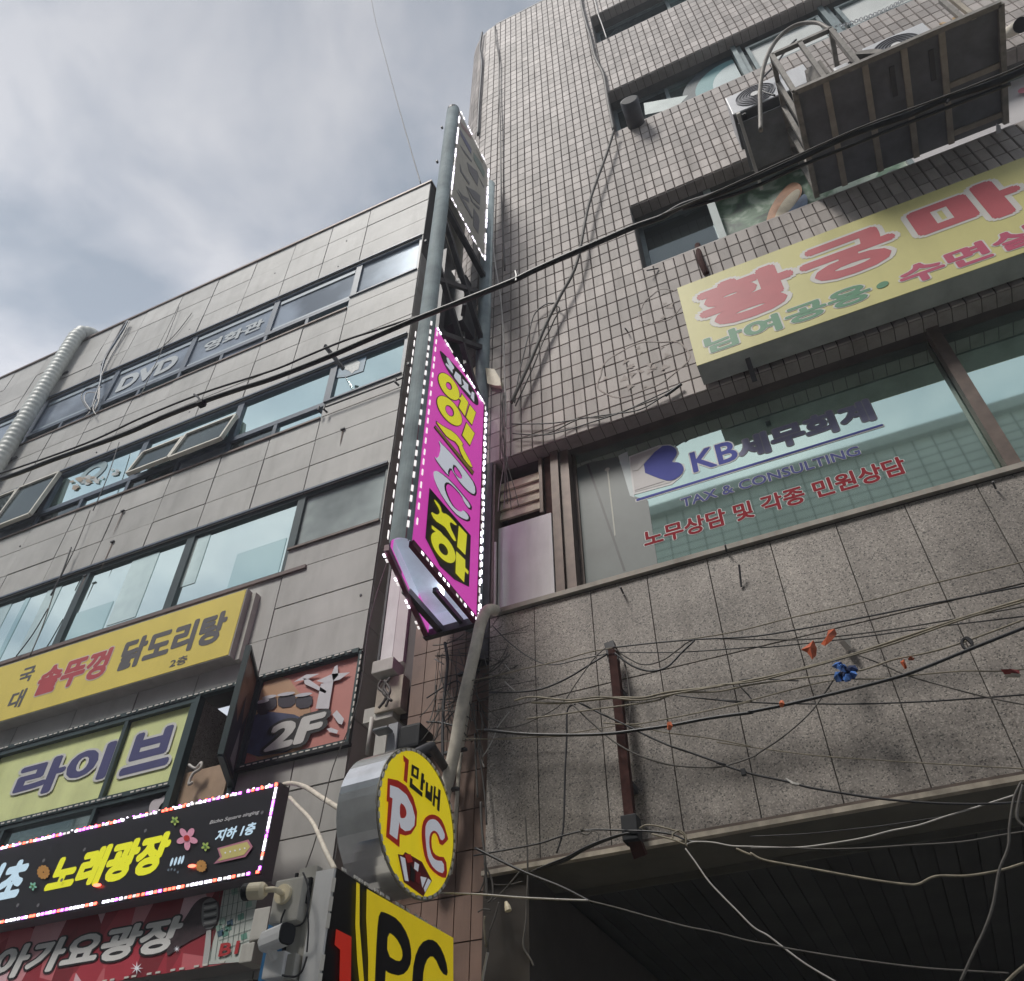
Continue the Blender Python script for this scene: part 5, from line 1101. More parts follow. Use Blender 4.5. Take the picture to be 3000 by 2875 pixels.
def ac(label, x0, x1, y0, y1, z0, z1, fx, fr, group='outdoor air conditioning units'):
    t = thing('air_conditioner', label, 'air conditioner', ((x0+x1)/2, (y0+y1)/2, z0), group)
    MB().box(x0, x1, y0, y1, z0, z1).build('casing', M_ACW, t, bevel=.01)
    cz = (z0+z1)/2; f_ = FY(y0)
    def circ_(r, n=32): return [(fx+r*math.cos(2*math.pi*i/n), cz+r*math.sin(2*math.pi*i/n)) for i in range(n)]
    flat_uv(f_, [circ_(fr)], .003, mat('fan_void', (.05, .055, .07), .6), 'fan_opening', t)
    for k_ in range(5): flat_uv(f_, [circ_(fr*(1-.16*k_)), circ_(fr*(1-.16*k_)-.006)], .008, mat('fan_wire', (.22, .22, .24), .5, metal=.3), 'fan_guard', t, thick=.006)
    flat_uv(f_, [circ_(fr*.22)], .012, M_WHITE, 'fan_hub', t, thick=.01)
    MB().box(x0+.005, x1-.005, y0+.01, y1-.01, z0-.012, z0-.001).build('base_pan', mat('grey_base_pan', (.10, .105, .11), .7, var=.2), t)
    for x_ in (x0+.08, x1-.12): MB().box(x_, x_+.04, y0+.02, y1-.02, z0-.05, z0-.013).build('foot', M_STEELD, t)
    return t
A0 = at(c2(155, 1115), -.6)
ac('white air conditioner on brackets left of the platform, its round fan showing', A0.x, A0.x+.80, -.62, -.22, A0.z, A0.z+.42, A0.x+.27, .195)
for x_ in (A0.x+.05, A0.x+.6): 
    br = MB(); br.bar((x_, -.64, A0.z-.06), (x_, -.0, A0.z-.06), .035); br.bar((x_, -.6, A0.z-.08), (x_, -.0, A0.z-.5), .03); tag(br.build('steel_bracket', M_GREYP, None), 'angled steel bracket under the left air conditioner, '+('left one' if x_ < A0.x+.3 else 'right one nearer the platform'), 'bracket', 'air conditioner wall brackets')
box_part('underside_shade', mat('grey_underside_shade', (.16, .165, .175), .8, var=.25), None, A0.x+.02, A0.x+.78, -.55, -.02, A0.z-.1, A0.z-.085, label='dark sheet standing for the shade under the left air conditioner', cat='board')  # dark sheet painting the shade below the unit
Rr = at(c5(885, 280), -.95); Ll = at(c5(215, 580), -.95)
ac('white air conditioner with a fan standing on the platform near the wood scraps', at((2530, 150), -.93).x, Rr.x-.02, -.93, -.62, PZ+.06, Rr.z+.14, at((2603, 112), -.93).x, .19)
# other items on the platform
c4 = S(2100, 0, .30612)
sx0, sx1 = at(c4(735, 740), -.8).x, at(c4(1000, 690), -.8).x
sb_ = MB().hexa([(1.30, -.85, 9.26), (1.42, -.98, 9.26), (1.42, -.4, 9.26), (1.30, -.4, 9.26), (1.30, -.85, 9.95), (1.42, -.98, 9.75), (1.42, -.4, 9.75), (1.30, -.4, 9.95)]); tag(sb_.build('metal_sheet_box', M_STEEL, None, bevel=.004), 'tapered grey sheet-metal box behind the platform railing', 'box')
tag(MB().box(1.45, 1.58, -.99, -.8, 9.24, 9.46).build('plastic_container', M_ACW, None, bevel=.02), 'white plastic container on the platform beside the sheet-metal box', 'container')
tag(MB().tube([(1.37, -1.0, 9.30), (1.37, -.95, 9.38)], .035, 10).build('valve_knob', M_BLACK, None), 'black round knob on the sheet-metal box', 'knob')
sh = MB(); nsh = 12
for i in range(nsh+1):
    t = i/nsh*math.pi*.5
    for q_ in (0, 1): sh.v.append((1.62+.24*math.sin(t), -1.02+.25*q_, 9.24+.26*math.cos(t)))
for i in range(nsh): sh.f.append((2*i, 2*i+1, 2*i+3, 2*i+2))
sh.f.append(tuple([2*i for i in range(nsh+1)]+[]));  tag(sh.build('curved_sheet', M_STEEL, None), 'curved dull metal sheet leaning beside the fan on the platform', 'sheet')
random.seed(5)
for i in range(7):
    p_ = Vector((2.33+i*.018, -1.02, 9.24)); q_ = p_+Vector((random.uniform(-.02, .1), random.uniform(0, .1), random.uniform(.10, .22)))
    tag(MB().bar(p_, q_, .03, .012).build('wood_scrap', fl('raw_wood', (.42, .27, .12), var=.2, vscale=20), None), 'broken yellowish wood scrap at the platform edge, '+('leftmost', 'second', 'third', 'middle', 'fifth', 'sixth', 'rightmost')[i]+' of seven', 'wood', 'wood scraps at the platform edge')
for i in range(6): 
    p_ = Vector((1.50+i*.03, -.9+.03*(i % 3), 9.28)); tag(MB().tube(catmull([p_, p_+Vector((.05, .02, .2)), p_+Vector((.12, -.03, .28)), p_+Vector((.16, .1, .2))]), .008, 5).build('scrap_cable', M_CABLE, None), 'short black cable in the platform clutter, '+('leftmost', 'second', 'third', 'fourth', 'fifth', 'rightmost')[i]+' of six', 'cable', 'tangled cables on the platform')
# hoses
cable([c4(555, 915), c4(450, 880), c4(405, 830), c4(430, 760), c4(560, 620), c4(680, 460), c4(760, 380)], -.7, .010, M_CABLE, 'thin black hose running from the left air conditioner up to the platform rail', 'platform hoses', name='hose', cat='hose')
cable([c4(420, 1250), c4(415, 1000), c4(415, 850), c4(455, 620), c4(540, 430), c4(660, 300), c4(800, 230), c4(960, 220), c4(1060, 270), c4(1130, 300)], -.95, .020, M_STEEL, 'thick grey arched hose rising in front of the left air conditioner', 'platform hoses', name='hose', cat='hose', n=10)
# chain
ch = S(2100, 0, .30612); cp_ = catmull([at(p, .14) for p in (ch(1120, 268), ch(1300, 215), ch(1480, 150), ch(1640, 80), ch(1790, 0), ch(1900, -60))], 8)
CH = thing('chain', 'white steel chain stretched below the middle row of windows', 'chain', tuple(cp_[0]))
L_tot = 0
for i in range(len(cp_)-1):
    a_, b_ = cp_[i], cp_[i+1]; m_ = (a_+b_)/2; d__ = (b_-a_).normalized(); s_ = d__.cross(Vector((0, 1, 0))).normalized() if i % 2 == 0 else Vector((0, 1, 0))
    hl = (b_-a_).length*.62
    MB().tube([m_+d__*hl*math.cos(t)+s_*.022*math.sin(t) for t in [2*math.pi*k/10 for k in range(11)]], .0055, 5, cap=False).build('chain_link', M_ACW, CH)
# vent elbow poking out of the middle window row
v3 = S(1300, 0, .426)
VP = thing('vent_pipe', 'dark round exhaust elbow poking out of the middle window row', 'pipe', tuple(at(v3(1310, 800), .1)))
va_, vb_ = at(v3(1320, 830), .12), at(v3(1275, 690), -.32)
va_.z = vb_.z+.0
VP.location = va_
MB().tube([va_, va_+(vb_-va_)*.55, vb_], [.11, .11, .115], 20).build('pipe_body', M_STEELD, VP, smooth=True)
MB().tube([va_, va_+(vb_-va_)*.12], .118, 20).build('pale_collar', M_LTFR, VP, smooth=True)
MB().tube([vb_+(vb_-va_).normalized()*.002, vb_+(vb_-va_).normalized()*.004], .098, 20).build('open_mouth', M_BLACK, VP)
FV = FY(.10); tag(MB().hexa([tuple(p) for p in (at(v3(1385, 790), .1), at(v3(1600, 745), .1), at(v3(1600, 745), .13), at(v3(1385, 790), .13), at(v3(1375, 710), .1), at(v3(1680, 655), .1), at(v3(1680, 655), .13), at(v3(1375, 710), .13))]).build('pale_board', mat('pale_teal_board', (.40, .46, .44), .5), None), 'pale rounded board lying on the middle window sill beside the exhaust elbow', 'board')
# speaker-like horn right of the platform
h5 = S(2500, 0, 500/1960); ha, hb2 = at(h5(1925, 290), -.45), at(h5(1740, 400), -.1)
HN = thing('duct_horn', 'dusty round duct horn on the tiled wall right of the platform', 'duct', tuple(hb2))
MB().tube([hb2, hb2+(ha-hb2)*.3, ha], [.03, .055, .06], 16).build('horn_body', M_WRAP, HN, smooth=True); MB().tube([ha, ha+(ha-hb2).normalized()*.02], .066, 16).build('horn_mouth', M_BLACK, HN)
tag(MB().hexa([tuple(at(h5(x_, y_), Y_)) for x_, y_, Y_ in ((1640, 1540, -.12), (1700, 1530, -.12), (1700, 1530, -.06), (1640, 1540, -.06), (1640, 1420, -.2), (1690, 1440, -.2), (1690, 1440, -.12), (1640, 1420, -.12))]).build('flood_lamp', M_ACW, None), 'small pale lamp head at the foot of the platform on its right side', 'lamp')

# ================================================================== RIBBED DUCT, ROOF CABLES on the left building
dl = S(0, 900, .426)
DU = thing('ribbed_duct', 'pale ribbed exhaust duct climbing the left building and bending over its roof edge', 'duct', tuple(at((0, 1350), YA-.2)))
p_top = at(dl(500, 235), YA-.17); p_low = at(dl(0, 1050), YA-.17); p_low.x = p_top.x = (p_top.x+p_low.x)/2
pts = [Vector((p_top.x, YA-.17, 6.9)), Vector((p_top.x, YA-.17, 9)), Vector((p_top.x, YA-.17, 11)), Vector((p_top.x, YA-.17, ROOF-.1)), Vector((p_top.x+.02, YA-.13, ROOF+.12)), Vector((p_top.x+.06, YA+.02, ROOF+.26)), Vector((p_top.x+.12, YA+.3, ROOF+.2)), Vector((p_top.x+.16, YA+.6, ROOF+.05))]
cpts = []
for a_, b_ in zip(pts, pts[1:]):
    n_ = max(2, int((b_-a_).length/.028)); cpts += [a_+(b_-a_)*i/n_ for i in range(n_)]
MB().tube(cpts, [.135+(.010 if (i//2) % 2 else 0) for i in range(len(cpts))], 16).build('duct_body', M_DUCT, DU, smooth=True)
for z_ in (8.2, 10.2, 12.2, 14.6): MB().box(p_top.x-.16, p_top.x+.16, YA-.04, YA-.005, z_, z_+.04).build('duct_clamp', M_STEELD, DU)
for k_, (lp_, r_, m_) in enumerate((([(880, 95), (850, 150), (780, 260), (730, 340), (700, 430), (690, 520), (660, 600), (630, 700)], .022, M_BLUEFR), ([(890, 95), (850, 180), (800, 270), (740, 380), (690, 500), (680, 640), (650, 710)], .012, M_CABW), ([(870, 100), (840, 140), (760, 290), (700, 400)], .02, M_STEELD),
               ([(700, 550), (600, 560), (560, 610), (575, 660), (610, 710)], .010, M_CABLE), ([(680, 590), (600, 590), (580, 640), (625, 710)], .009, M_CABW), ([(620, 720), (580, 760)], .01, M_CABW), ([(660, 640), (640, 700), (660, 740)], .01, M_CABW), ([(700, 440), (680, 560), (670, 640)], .01, M_CABW))):
    cable([dl(*p) for p in lp_], YA-.08, r_, m_, ('thick blue-grey cable bunch over the roof edge right of the ribbed duct', 'white cable twisted along the roof edge bunch', 'dark cable left of the roof edge bunch', 'black looped cable end above the fifth floor sill', 'white looped cable end beside the black loop', 'tiny white cable stub at the fifth floor sill', 'white cable stub left of the torn end of the bunch', 'short white cable joining the bunch to the sill')[k_], 'roof cables beside the duct', name='roof_cable')
for k_, (a_, b_, Y_) in enumerate(((dl(1230, 0), dl(960, 620), YA-.06), (dl(1320, 40), dl(1090, 300), YA-.03), (dl(820, 930), dl(640, 1400), YA-.06), (dl(620, 1400), dl(410, 1870), YA-.07), (a3(490, 10), a3(350, 340), YA-.1), (a3(380, 290), a3(205, 760), YA-.08), (a3(330, 430), a3(110, 760), YA-.06))):
    mid = ((a_[0]+b_[0])/2+3, (a_[1]+b_[1])/2+4); cable([a_, mid, b_], Y_, .007 if k_ != 4 else .011, M_CABG if k_ % 2 else M_CABLE, ('thin cable from the roof edge across the DVD window', 'faint short cable right of the DVD lettering', 'thin cable crossing the torn film window', 'thin cable down the stone between the third and fourth floors', 'cable down the stone just above the third floor windows', 'dark cable crossing the leftmost tall teal window', 'thin slanting cable left of the dark one on the tall teal window')[k_], 'drop cables on the left building', name='drop_cable')
# roof aerial wire into the sky
cable([(1083, 0-30), (1100, 60), (1150, 250), (1195, 410), (1234, 543)], YA+.05, .011, M_CABLE, 'single thin wire rising into the sky from the corner of the left roof', name='sky_wire', cat='wire', n=5)
cable([(1250, 660), (1300, 800), (1330, 860)], .2, .006, M_CABG, 'thin grey cord hanging behind the open bay of the magenta sign', name='cord', cat='cable') if False else None

# ================================================================== GAP BETWEEN THE BUILDINGS
DC = thing('service_duct', 'pale painted vertical service duct with a dark brown channel beside it in the gap', 'duct', (-3.3, .4, 5.4))
box_part('duct_face', M_WHITE, DC, -3.43, -3.318, .30, .55, 5.42, 11.3); box_part('duct_face', mat('pinkish_white', (.56, .52, .52), .5, var=.05), DC, -3.314, -3.21, .30, .55, 5.40, 11.3)
box_part('duct_edge', M_STEELD, DC, -3.455, -3.434, .29, .55, 5.42, 11.3); box_part('brown_channel', mat('dark_maroon_channel', (.05, .03, .032), .5, var=.2), DC, -3.20, -3.06, .33, .55, 4.88, 11.3)
for x_ in (-3.0, -2.93, -2.88): MB().tube([(x_, .5, 7.0), (x_, .5, 11.2)], .022, 8).build('conduit', M_CABW, DC)
box_part('cap_box', M_GREYP, DC, -3.46, -3.2, .22, .55, 4.86, 4.98)
def greybox(x0, x1, y0, y1, z0, z1, lb, nm='junction_box', m=M_GREYP): return tag(MB().box(x0, x1, y0, y1, z0, z1).build(nm, m, None, bevel=.008), lb, 'box')
jb = at(t5(945, 680), .2); jb2 = at(t5(1110, 560), .2)
greybox(jb.x, at(t5(1090, 640), .2).x, .12, .29, jb.z, at(t5(1000, 585), .2).z, 'grey plastic junction box at the foot of the pale duct in the gap')
greybox(at(t5(930, 900), .2).x, at(t5(1110, 860), .2).x, .2, .3, at(t5(940, 915), .2).z, at(t5(960, 690), .2).z, 'open stained meter box with hanging grey leads below the junction box', 'meter_box', M_TRIM)
for q_ in ([(980, 690), (960, 740), (1010, 790), (990, 850)], [(1040, 670), (1000, 740), (1030, 800), (1010, 870)], [(1000, 690), (1040, 760), (1000, 830), (960, 880)], [(1020, 690), (990, 770), (1050, 830)]):
    cable([t5(*p) for p in q_], .1, .011, M_CABG, 'grey lead dangling from the open meter box, '+{980: 'left', 1040: 'right', 1000: 'crossing', 1020: 'shortest'}[q_[0][0]]+' strand', 'meter box leads', name='lead')
MB().tube([at(t5(915, 945), .2), at(t5(882, 1200), .2)], .016, 8).build('thin_pipe', M_GREYP, None, smooth=True, label='thin grey pipe running down left of the twin-leaf box above the round sign', cat='pipe')
pbx = thing('meter_cabinet', 'pale two-leaf cabinet directly above the round sign', 'box', (-3.1, .0, 4.2))
xa_, xb_ = at(t5(925, 1190), 0).x, at(t5(1090, 1160), 0).x; za_, zb_ = 4.0, at(t5(940, 1050), 0).z
box_part('cabinet_body', M_GREYP, pbx, xa_, xb_+.03, .012, .18, za_, zb_); xm_ = at(t5(1015, 1100), 0).x
box_part('door_leaf', mat('pale_cabinet', (.47, .46, .42), .5, var=.08, streak=.2), pbx, xa_, xm_-.004, 0, .011, za_, zb_); box_part('door_leaf', mat('pale_cabinet', (.47, .46, .42), .5), pbx, xm_+.004, xb_+.03, 0, .011, za_, zb_)
box_part('latch', M_STEELD, pbx, xm_-.03, xm_+.03, -.012, -.001, 4.25, 4.27)
# flood light
fa, fb_ = at(t5(1085, 1160), -.1), at(t5(1260, 980), -.1)
FLd = thing('flood_light', 'black and grey flood light housing beside the cabinet above the round sign', 'lamp', tuple(fa))
box_part('back_housing', M_BLACK, FLd, fb_.x-.17, fb_.x-.005, -.12, .08, fa.z-.02, fb_.z+.0, bevel=.02)
box_part('mount_plate', mat('mount_plate', (.35, .36, .38), .5), FLd, fb_.x-.25, fb_.x-.175, -.13, .05, fa.z-.03, fb_.z+.03)
box_part('lamp_head', mat('lamp_head_grey', (.16, .17, .18), .45), FLd, fb_.x-.32, fb_.x-.20, -.22, -.135, fa.z+.10, fb_.z-.03, bevel=.015)
# small fittings right of the sign: white bracket lamp by the back pole
z4 = S(1240, 640, 240/835)
for lp_, lb in (([(445, 1590), (540, 1505), (575, 1540), (560, 1740)], 'cream shell-shaped cover behind the top edge of the magenta panel'), ([(640, 1530), (720, 1540), (780, 1640), (785, 1700), (735, 1700), (660, 1680)], 'cream bracket fitting on the back pole right of the magenta sign')):
    A_ = [at(z4(*p), -.05) for p in lp_]; mb = MB(); n_ = len(A_); mb.v = [tuple(p) for p in A_]+[tuple(p+Vector((0, .09, 0))) for p in A_]
    mb.f = [tuple(range(n_)), tuple(reversed(range(n_, 2*n_)))]+[(i, (i+1) % n_, n_+(i+1) % n_, n_+i) for i in range(n_)]; tag(mb.build('cream_fitting', M_CREAM, None, bevel=.006), lb, 'fitting')
box_part('downpipe', mat('dusty_dark_pipe', (.07, .07, .075), .7, var=.3, streak=.4), None, -2.42, -2.30, .005, .09, 5.0, 8.4, label='dark dusty vertical trunking on the wall right of the magenta sign', cat='pipe')
MB().tube([at((1452, 1590), 0), at((1450, 1780), 0)], .010, 7).build('thin_pipe', M_CABW, None, label='short white conduit at the left edge of the white board', cat='pipe')

# big taped insulated pipe
i7 = S(1300, 1700, .4592)
cable([(1455, 1790, -.05), (1436, 1786, -.10), (1420, 1798, -.14), (1405, 1840, -.14), (1395, 1890, -.14), (1372, 1990, -.14), (1352, 2080, -.13), (1335, 2180, -.12), (1318, 2260, -.10), (1300, 2340, -.08), (1285, 2440, -.05), (1270, 2560, 0)], -.12, .042, M_WRAP, 'thick cream taped insulated pipe bending over the granite corner and running down', name='insulated_pipe', cat='pipe', n=14)
cable([(1392, 1950, .0), (1375, 2060, .0), (1362, 2140, .0), (1345, 2250, .02), (1335, 2400, .02), (1320, 2560, .03)], 0, .014, M_WRAP, 'thin cream pipe running beside the thick taped pipe', name='insulated_pipe', cat='pipe', n=8)
for p_ in ((1334, 2215), (1372, 1985), (1310, 2330)):
    a_ = at(p_, -.02); tag(MB().box(a_.x-.05, a_.x+.11, -.09, -.06, a_.z-.008, a_.z+.008).build('pipe_strap', M_STEELD, None), 'dark metal strap on the taped pipe, '+{2215: 'middle one', 1985: 'top one', 2330: 'lowest one'}[p_[1]], 'strap', 'pipe straps')

# ================================================================== STEEL POST ON GRANITE
SP = thing('steel_post', 'rusty brown steel post bolted upright on the granite band with cables tied to it', 'post', tuple(at((1860, 2450), -.1)))
pa, pb = at((1788, 1905), -.11), at((1862, 2450), -.11); pb.x = pa.x = (pa.x+pb.x)/2
MB().bar(pa, pb, .055, .055, (0, 1, 0)).build('post_shaft', M_RUST, SP); MB().bar(pa+Vector((-.02, -.0, .05)), pa+Vector((.0, 0, -.10)), .065, .05, (0, 1, 0)).build('post_head', M_STEELD, SP)
MB().box(pb.x-.045, pb.x+.045, -.15, -.06, pb.z-.03, pb.z+.11).build('clamp_block', M_BLACK, SP, bevel=.005); MB().bar(pb+Vector((0, 0, .03)), pb+Vector((.02, .06, -.09)), .07, .06, (0, 1, 0)).build('post_foot', M_RUST, SP)
for z_ in (.25, .75): MB().box(pa.x-.03, pa.x+.03, -.085, -.0, pb.z+(pa.z-pb.z)*z_-.02, pb.z+(pa.z-pb.z)*z_+.02).build('wall_bracket', M_STEELD, SP)

# ================================================================== MAIN CABLES
YC = -1.6
cable([(-220, 1462), (0, 1405), (160, 1346), (358, 1275), (480, 1222), (596, 1177), (700, 1141), (800, 1109), (955, 1049), (1080, 995), (1211, 939), (1350, 884), (1500, 824), (1556, 797), (1660, 750), (1769, 703), (1860, 664), (1939, 636), (2000, 602), (2100, 568), (2230, 515), (2357, 458), (2470, 405), (2541, 378), (2660, 338), (2765, 293), (2900, 248), (3000, 207), (3200, 110)], YC, [.016+.0000075*i*i*0 for i in range(0)] or .021, M_CABLE, 'thick black cable bundle sweeping diagonally across the whole view', name='cable_bundle', cat='cable', n=10)
cable([(-200, 1450), (0, 1388), (250, 1300), (420, 1222), (600, 1150), (800, 1085), (900, 1043), (1010, 998), (1110, 965), (1230, 925)], YC+.05, .009, M_CABLE, 'thinner black cable running just above the thick bundle on the left', name='cable', cat='cable')
cable([(1939, 630), (2100, 562), (2357, 446), (2541, 366), (2765, 284), (2900, 232), (3000, 190), (3200, 95)], YC-.03, .007, M_CABG, 'thin grey messenger wire lying on top of the thick bundle at the right', name='cable', cat='cable')
cable([(2000, 612), (2180, 560), (2357, 482), (2560, 400), (2765, 320), (2960, 246)], YC+.03, .012, M_CABLE, 'loose black cable hugging the underside of the thick bundle at the right', name='cable', cat='cable')
TI_ = [0, 1, 2]
for p_, q_ in ((dl(1335, 600), dl(1380, 650)), ((1510, 795), (1512, 824)), (c5(1090, 1150), c5(1075, 1180))):
    a_, b_ = at(p_, YC-.01), at(q_, YC-.01); tag(MB().tube([a_, (a_+b_)/2+Vector((.006, 0, .006)), b_], .009, 6).build('cable_tie', M_CABLE, None), 'small tie end sticking up from the thick cable bundle '+('over the left building', 'beside the tiled corner', 'under the platform')[TI_.pop(0)], 'cable tie', 'ties on the thick cable bundle')
a_ = at(dl(1385, 665), YC-.0); tag(MB().box(a_.x-.03, a_.x+.03, YC-.03, YC+.03, a_.z-.02, a_.z+.02).build('cable_splice', M_BLACK, None, bevel=.006), 'lumpy black splice on the thick cable bundle at the left', 'splice')

# ---- diagonal cables on the tiled wall
GT = 'cables slung over the tiled wall'
r3 = S(1400, 600, 500/1960)
cable([v3(1170, 900, ), v3(1120, 1060), v3(1000, 1400), (1690, 770), (1640, 870), (1600, 950), (1560, 1045), (1530, 1110), (1498, 1180)], -.10, .017, M_CABG, 'grey cable dropping diagonally from the middle window corner across the tiles', GT, n=8)
cable([v3(940, -60), v3(950, 40), v3(985, 180), v3(1010, 260), v3(1040, 390), v3(1085, 480), v3(1105, 540), v3(1130, 700), v3(1170, 900)], -.05, .022, M_CABG, 'thick grey wavy cable down the tiles to the middle window corner', GT, n=8)
cable([v3(1025, -60), v3(1060, 90), v3(1085, 160), v3(1120, 265)], -.04, .010, M_CABW, 'short pale cable crossing the left end of the top window row', GT)
cable([v3(265, 225), v3(250, 330), v3(262, 450), v3(245, 700), v3(235, 930)], -.0, .02, M_STEELD, 'dark pipe down the rounded corner of the tiled building', GT, n=8)
cable([v3(350, 180), v3(358, 280), v3(380, 420), v3(380, 620), v3(390, 900), v3(395, 1300), v3(420, 1860)], -.05, .012, M_CABG, 'thin grey cable hanging down the tiles near the rounded corner', GT)
cable([r3(870, 1130), r3(790, 1140), r3(700, 1200), r3(640, 1280), r3(600, 1420), r3(560, 1580), (1520, 1100), (1508, 1180)], -.05, .007, M_CABLE, 'thin black loop of cable beside the diagonal grey cable', GT)
cable([r3(890, 1150), r3(940, 1200), r3(880, 1320), r3(820, 1450), r3(750, 1568), (1560, 1080), (1510, 1190)], -.05, .007, M_CABG, 'thin grey returning loop of cable on the tiles', GT)
cable([r3(170, 400), r3(200, 700), r3(250, 1000), r3(280, 1300), r3(295, 1570), (1478, 1090), (1482, 1250)], -.07, .009, M_CABW, 'pale cable running down beside the back pole onto the trunking', GT)
z5 = S(1400, 1100, .426)
for q_, m_, lb in (([(235, 335), (500, 330), (700, 300), (900, 270), (1100, 240), (1250, 160), (1400, 60)], M_CABLE, 'thin black cable stretched along the lowest tile rows, upper one'), ([(240, 400), (450, 410), (600, 380), (760, 330), (1000, 250), (1150, 180), (1390, 70)], M_CABLE, 'thin black cable sagging along the lowest tile rows'),
                   ([(240, 440), (480, 400), (700, 300), (900, 280), (1290, 140)], M_CABG, 'thin grey cable rising along the lowest tile rows'), ([(1290, 140), (1340, 105), (1400, 60)], M_CABLE, 'stub of black rod sticking out of the lowest tiles')):
    cable([z5(*p) for p in q_], -.04, .006 if 'rod' not in lb else .014, m_, lb, GT)
# bundle fanning out beside the trunking
random.seed(21)
for i in range(9):
    x_ = 185+random.uniform(-20, 25); e_ = random.uniform(-60, 110)
    pts_ = [z5(x_+random.uniform(-12, 12), 120), z5(x_+random.uniform(-10, 10), 330), z5(x_+random.uniform(-8, 8), 480), z5(x_+e_*.35, 640), z5(x_+e_*.75, 780), z5(x_+e_, 880+random.uniform(-40, 60))]
    cable(pts_, -.09+.012*(i % 4), .0035, random.choice((M_CABG, M_CABW, M_CABG)), 'thin dusty wire in the bunch hanging beside the white board and louvre', 'hanging wire bunch at the louvre', name='wire', cat='wire')
# grey stains / cement patches where a round sign was removed
for (cx0, cy0, rx, ry, lb) in ((1880, 1078, 135, 72, 'rough cement patch left on the tiles by a removed round sign, larger one'), (1935, 900, 62, 48, 'smaller cement patch on the tiles above the larger one')):
    c_ = at((cx0, cy0), 0); lo = []
    for i in range(48):
        t = 2*math.pi*i/48; k_ = 1+.05*math.sin(3*t+cx0)+.03*math.sin(7*t); p_ = at((cx0+rx*k_*math.cos(t), cy0+ry*k_*math.sin(t)-rx*k_*math.cos(t)*.30), 0); lo.append((p_.x, p_.z))
    li = [((a-c_.x)*.972+c_.x, (b-c_.z)*.972+c_.z) for a, b in lo]
    o = flat_uv(FY(0), [lo, li], .002, M_STAIN, 'cement_patch', None, thick=.003); tag(o, lb, 'patch')
    mbb = []
    for k_ in range(22 if rx > 100 else 4):
        t = random.uniform(0, 6.28); r_ = random.random()**.6*.9; x0_ = c_.x+(lo[0][0]-c_.x)*0+(max(a for a, b in lo)-c_.x)*.92*math.cos(t)*r_; z0_ = c_.z+(max(b for a, b in lo)-c_.z)*.92*math.sin(t)*r_; a_ = random.uniform(.015, .055); an = random.uniform(0, 3)
        mbb.append([(x0_+a_*math.cos(an+q)*(1 if j_ % 2 else .4), z0_+a_*math.sin(an+q)*(1 if j_ % 2 else .5)) for j_, q in enumerate((0, 1.2, 2.1, 3.3, 4.2, 5.2))])
    mb = MB()
    for k_, lp in enumerate(mbb):
        b_ = len(mb.v); mb.v += [(a, -.0035-.00003*k_, b) for a, b in lp]; mb.f.append(tuple(b_+q for q in range(len(lp))))
    mb.build('mortar_smear', M_STAIN, o, kind='stuff')
BL_ = ['short bolt stub left of the small cement patch', 'dark stub at the lower left corner of the lowest tiled window', 'bolt stub on the granite below the white board', 'bolt stub on the sill under the office window lettering', 'long bent stub on the granite under the blue logo', 'bolt stub at the granite top near the right edge']
for p_, q_ in ((y5(50, 590), y5(65, 610)), (y5(155, 315), y5(210, 305)), (z5(980, 1455), z5(1000, 1500)), (z5(1700, 1165), z5(1710, 1210)), ((2165, 1655), (2172, 1720)), (S(2400, 900, .306)(1660, 1670), S(2400, 900, .306)(1690, 1740))):
    a_, b_ = at(p_, -.07), at(q_, -.01); tag(MB().tube([a_, b_], .007, 6).build('bolt_stub', M_STEELD, None), BL_.pop(0), 'bolt', 'bolt stubs on the right building')
MB().tube(catmull([at(y5(398, 195), .1), at(y5(410, 260), -.05), at(y5(440, 330), -.02)]), .03, 8).build('window_bracket', M_RUST, None, label='rusty bracket hanging over the tiles under the lowest window row', cat='bracket')

# ================================================================== THE TANGLE OF THIN CABLES ON THE GRANITE BAND
q7 = S(1300, 1700, .45918); q8 = S(2100, 1600, .47923); q9 = S(1400, 2350, .40816); q0 = S(2200, 2300, .40816)
GG = 'thin cables strung across the granite band'
def CC(pts, Y, r, m, lb, **k): cable(pts, Y, r*.68, m, lb, GG, **k)
B_, G_, C_m, W__ = M_CABLE, M_CABG, M_CABC, M_CABW
L7 = lambda *a: [q7(*p) for p in a]; L8 = lambda *a: [q8(*p) for p in a]; L9 = lambda *a: [q9(*p) for p in a]; L0 = lambda *a: [q0(*p) for p in a]
CC(L7((180, 640), (330, 610), (560, 555), (760, 510), (1030, 440))+L8((0, 545), (470, 435), (930, 335), (1300, 235), (1878, 95), (2100, 30)), -.16, .0065, C_m, 'pale thin cable, highest of those leaving the head of the rusty post to the right')
CC(L7((310, 290), (420, 400), (560, 500), (690, 540), (850, 510), (1040, 470)), -.13, .006, B_, 'thin black cable sagging from the pipe bend to the head of the rusty post')
CC(L7((290, 715), (450, 715), (620, 695), (780, 630), (930, 540), (1045, 470)), -.14, .010, B_, 'black cable curving up from the taped pipe to the head of the rusty post')
CC(L7((1080, 430), (1350, 400), (1620, 378))+L8((200, 555), (470, 515), (930, 430), (1300, 355), (1878, 245), (2100, 200)), -.2, .008, B_, 'black cable, second from the top right of the rusty post')
CC(L7((1090, 440), (1180, 500), (1280, 540), (1400, 510), (1500, 440), (1620, 378))+L8((250, 572), (520, 572), (800, 545), (1200, 490), (1878, 370)), -.18, .007, G_, 'grey cable dipping right of the post head then rising to the right')
CC(L7((1090, 465), (1200, 545), (1320, 580), (1430, 550), (1520, 460), (1600, 385)), -.2, .010, B_, 'black cable hanging in a deep loop right of the post head')
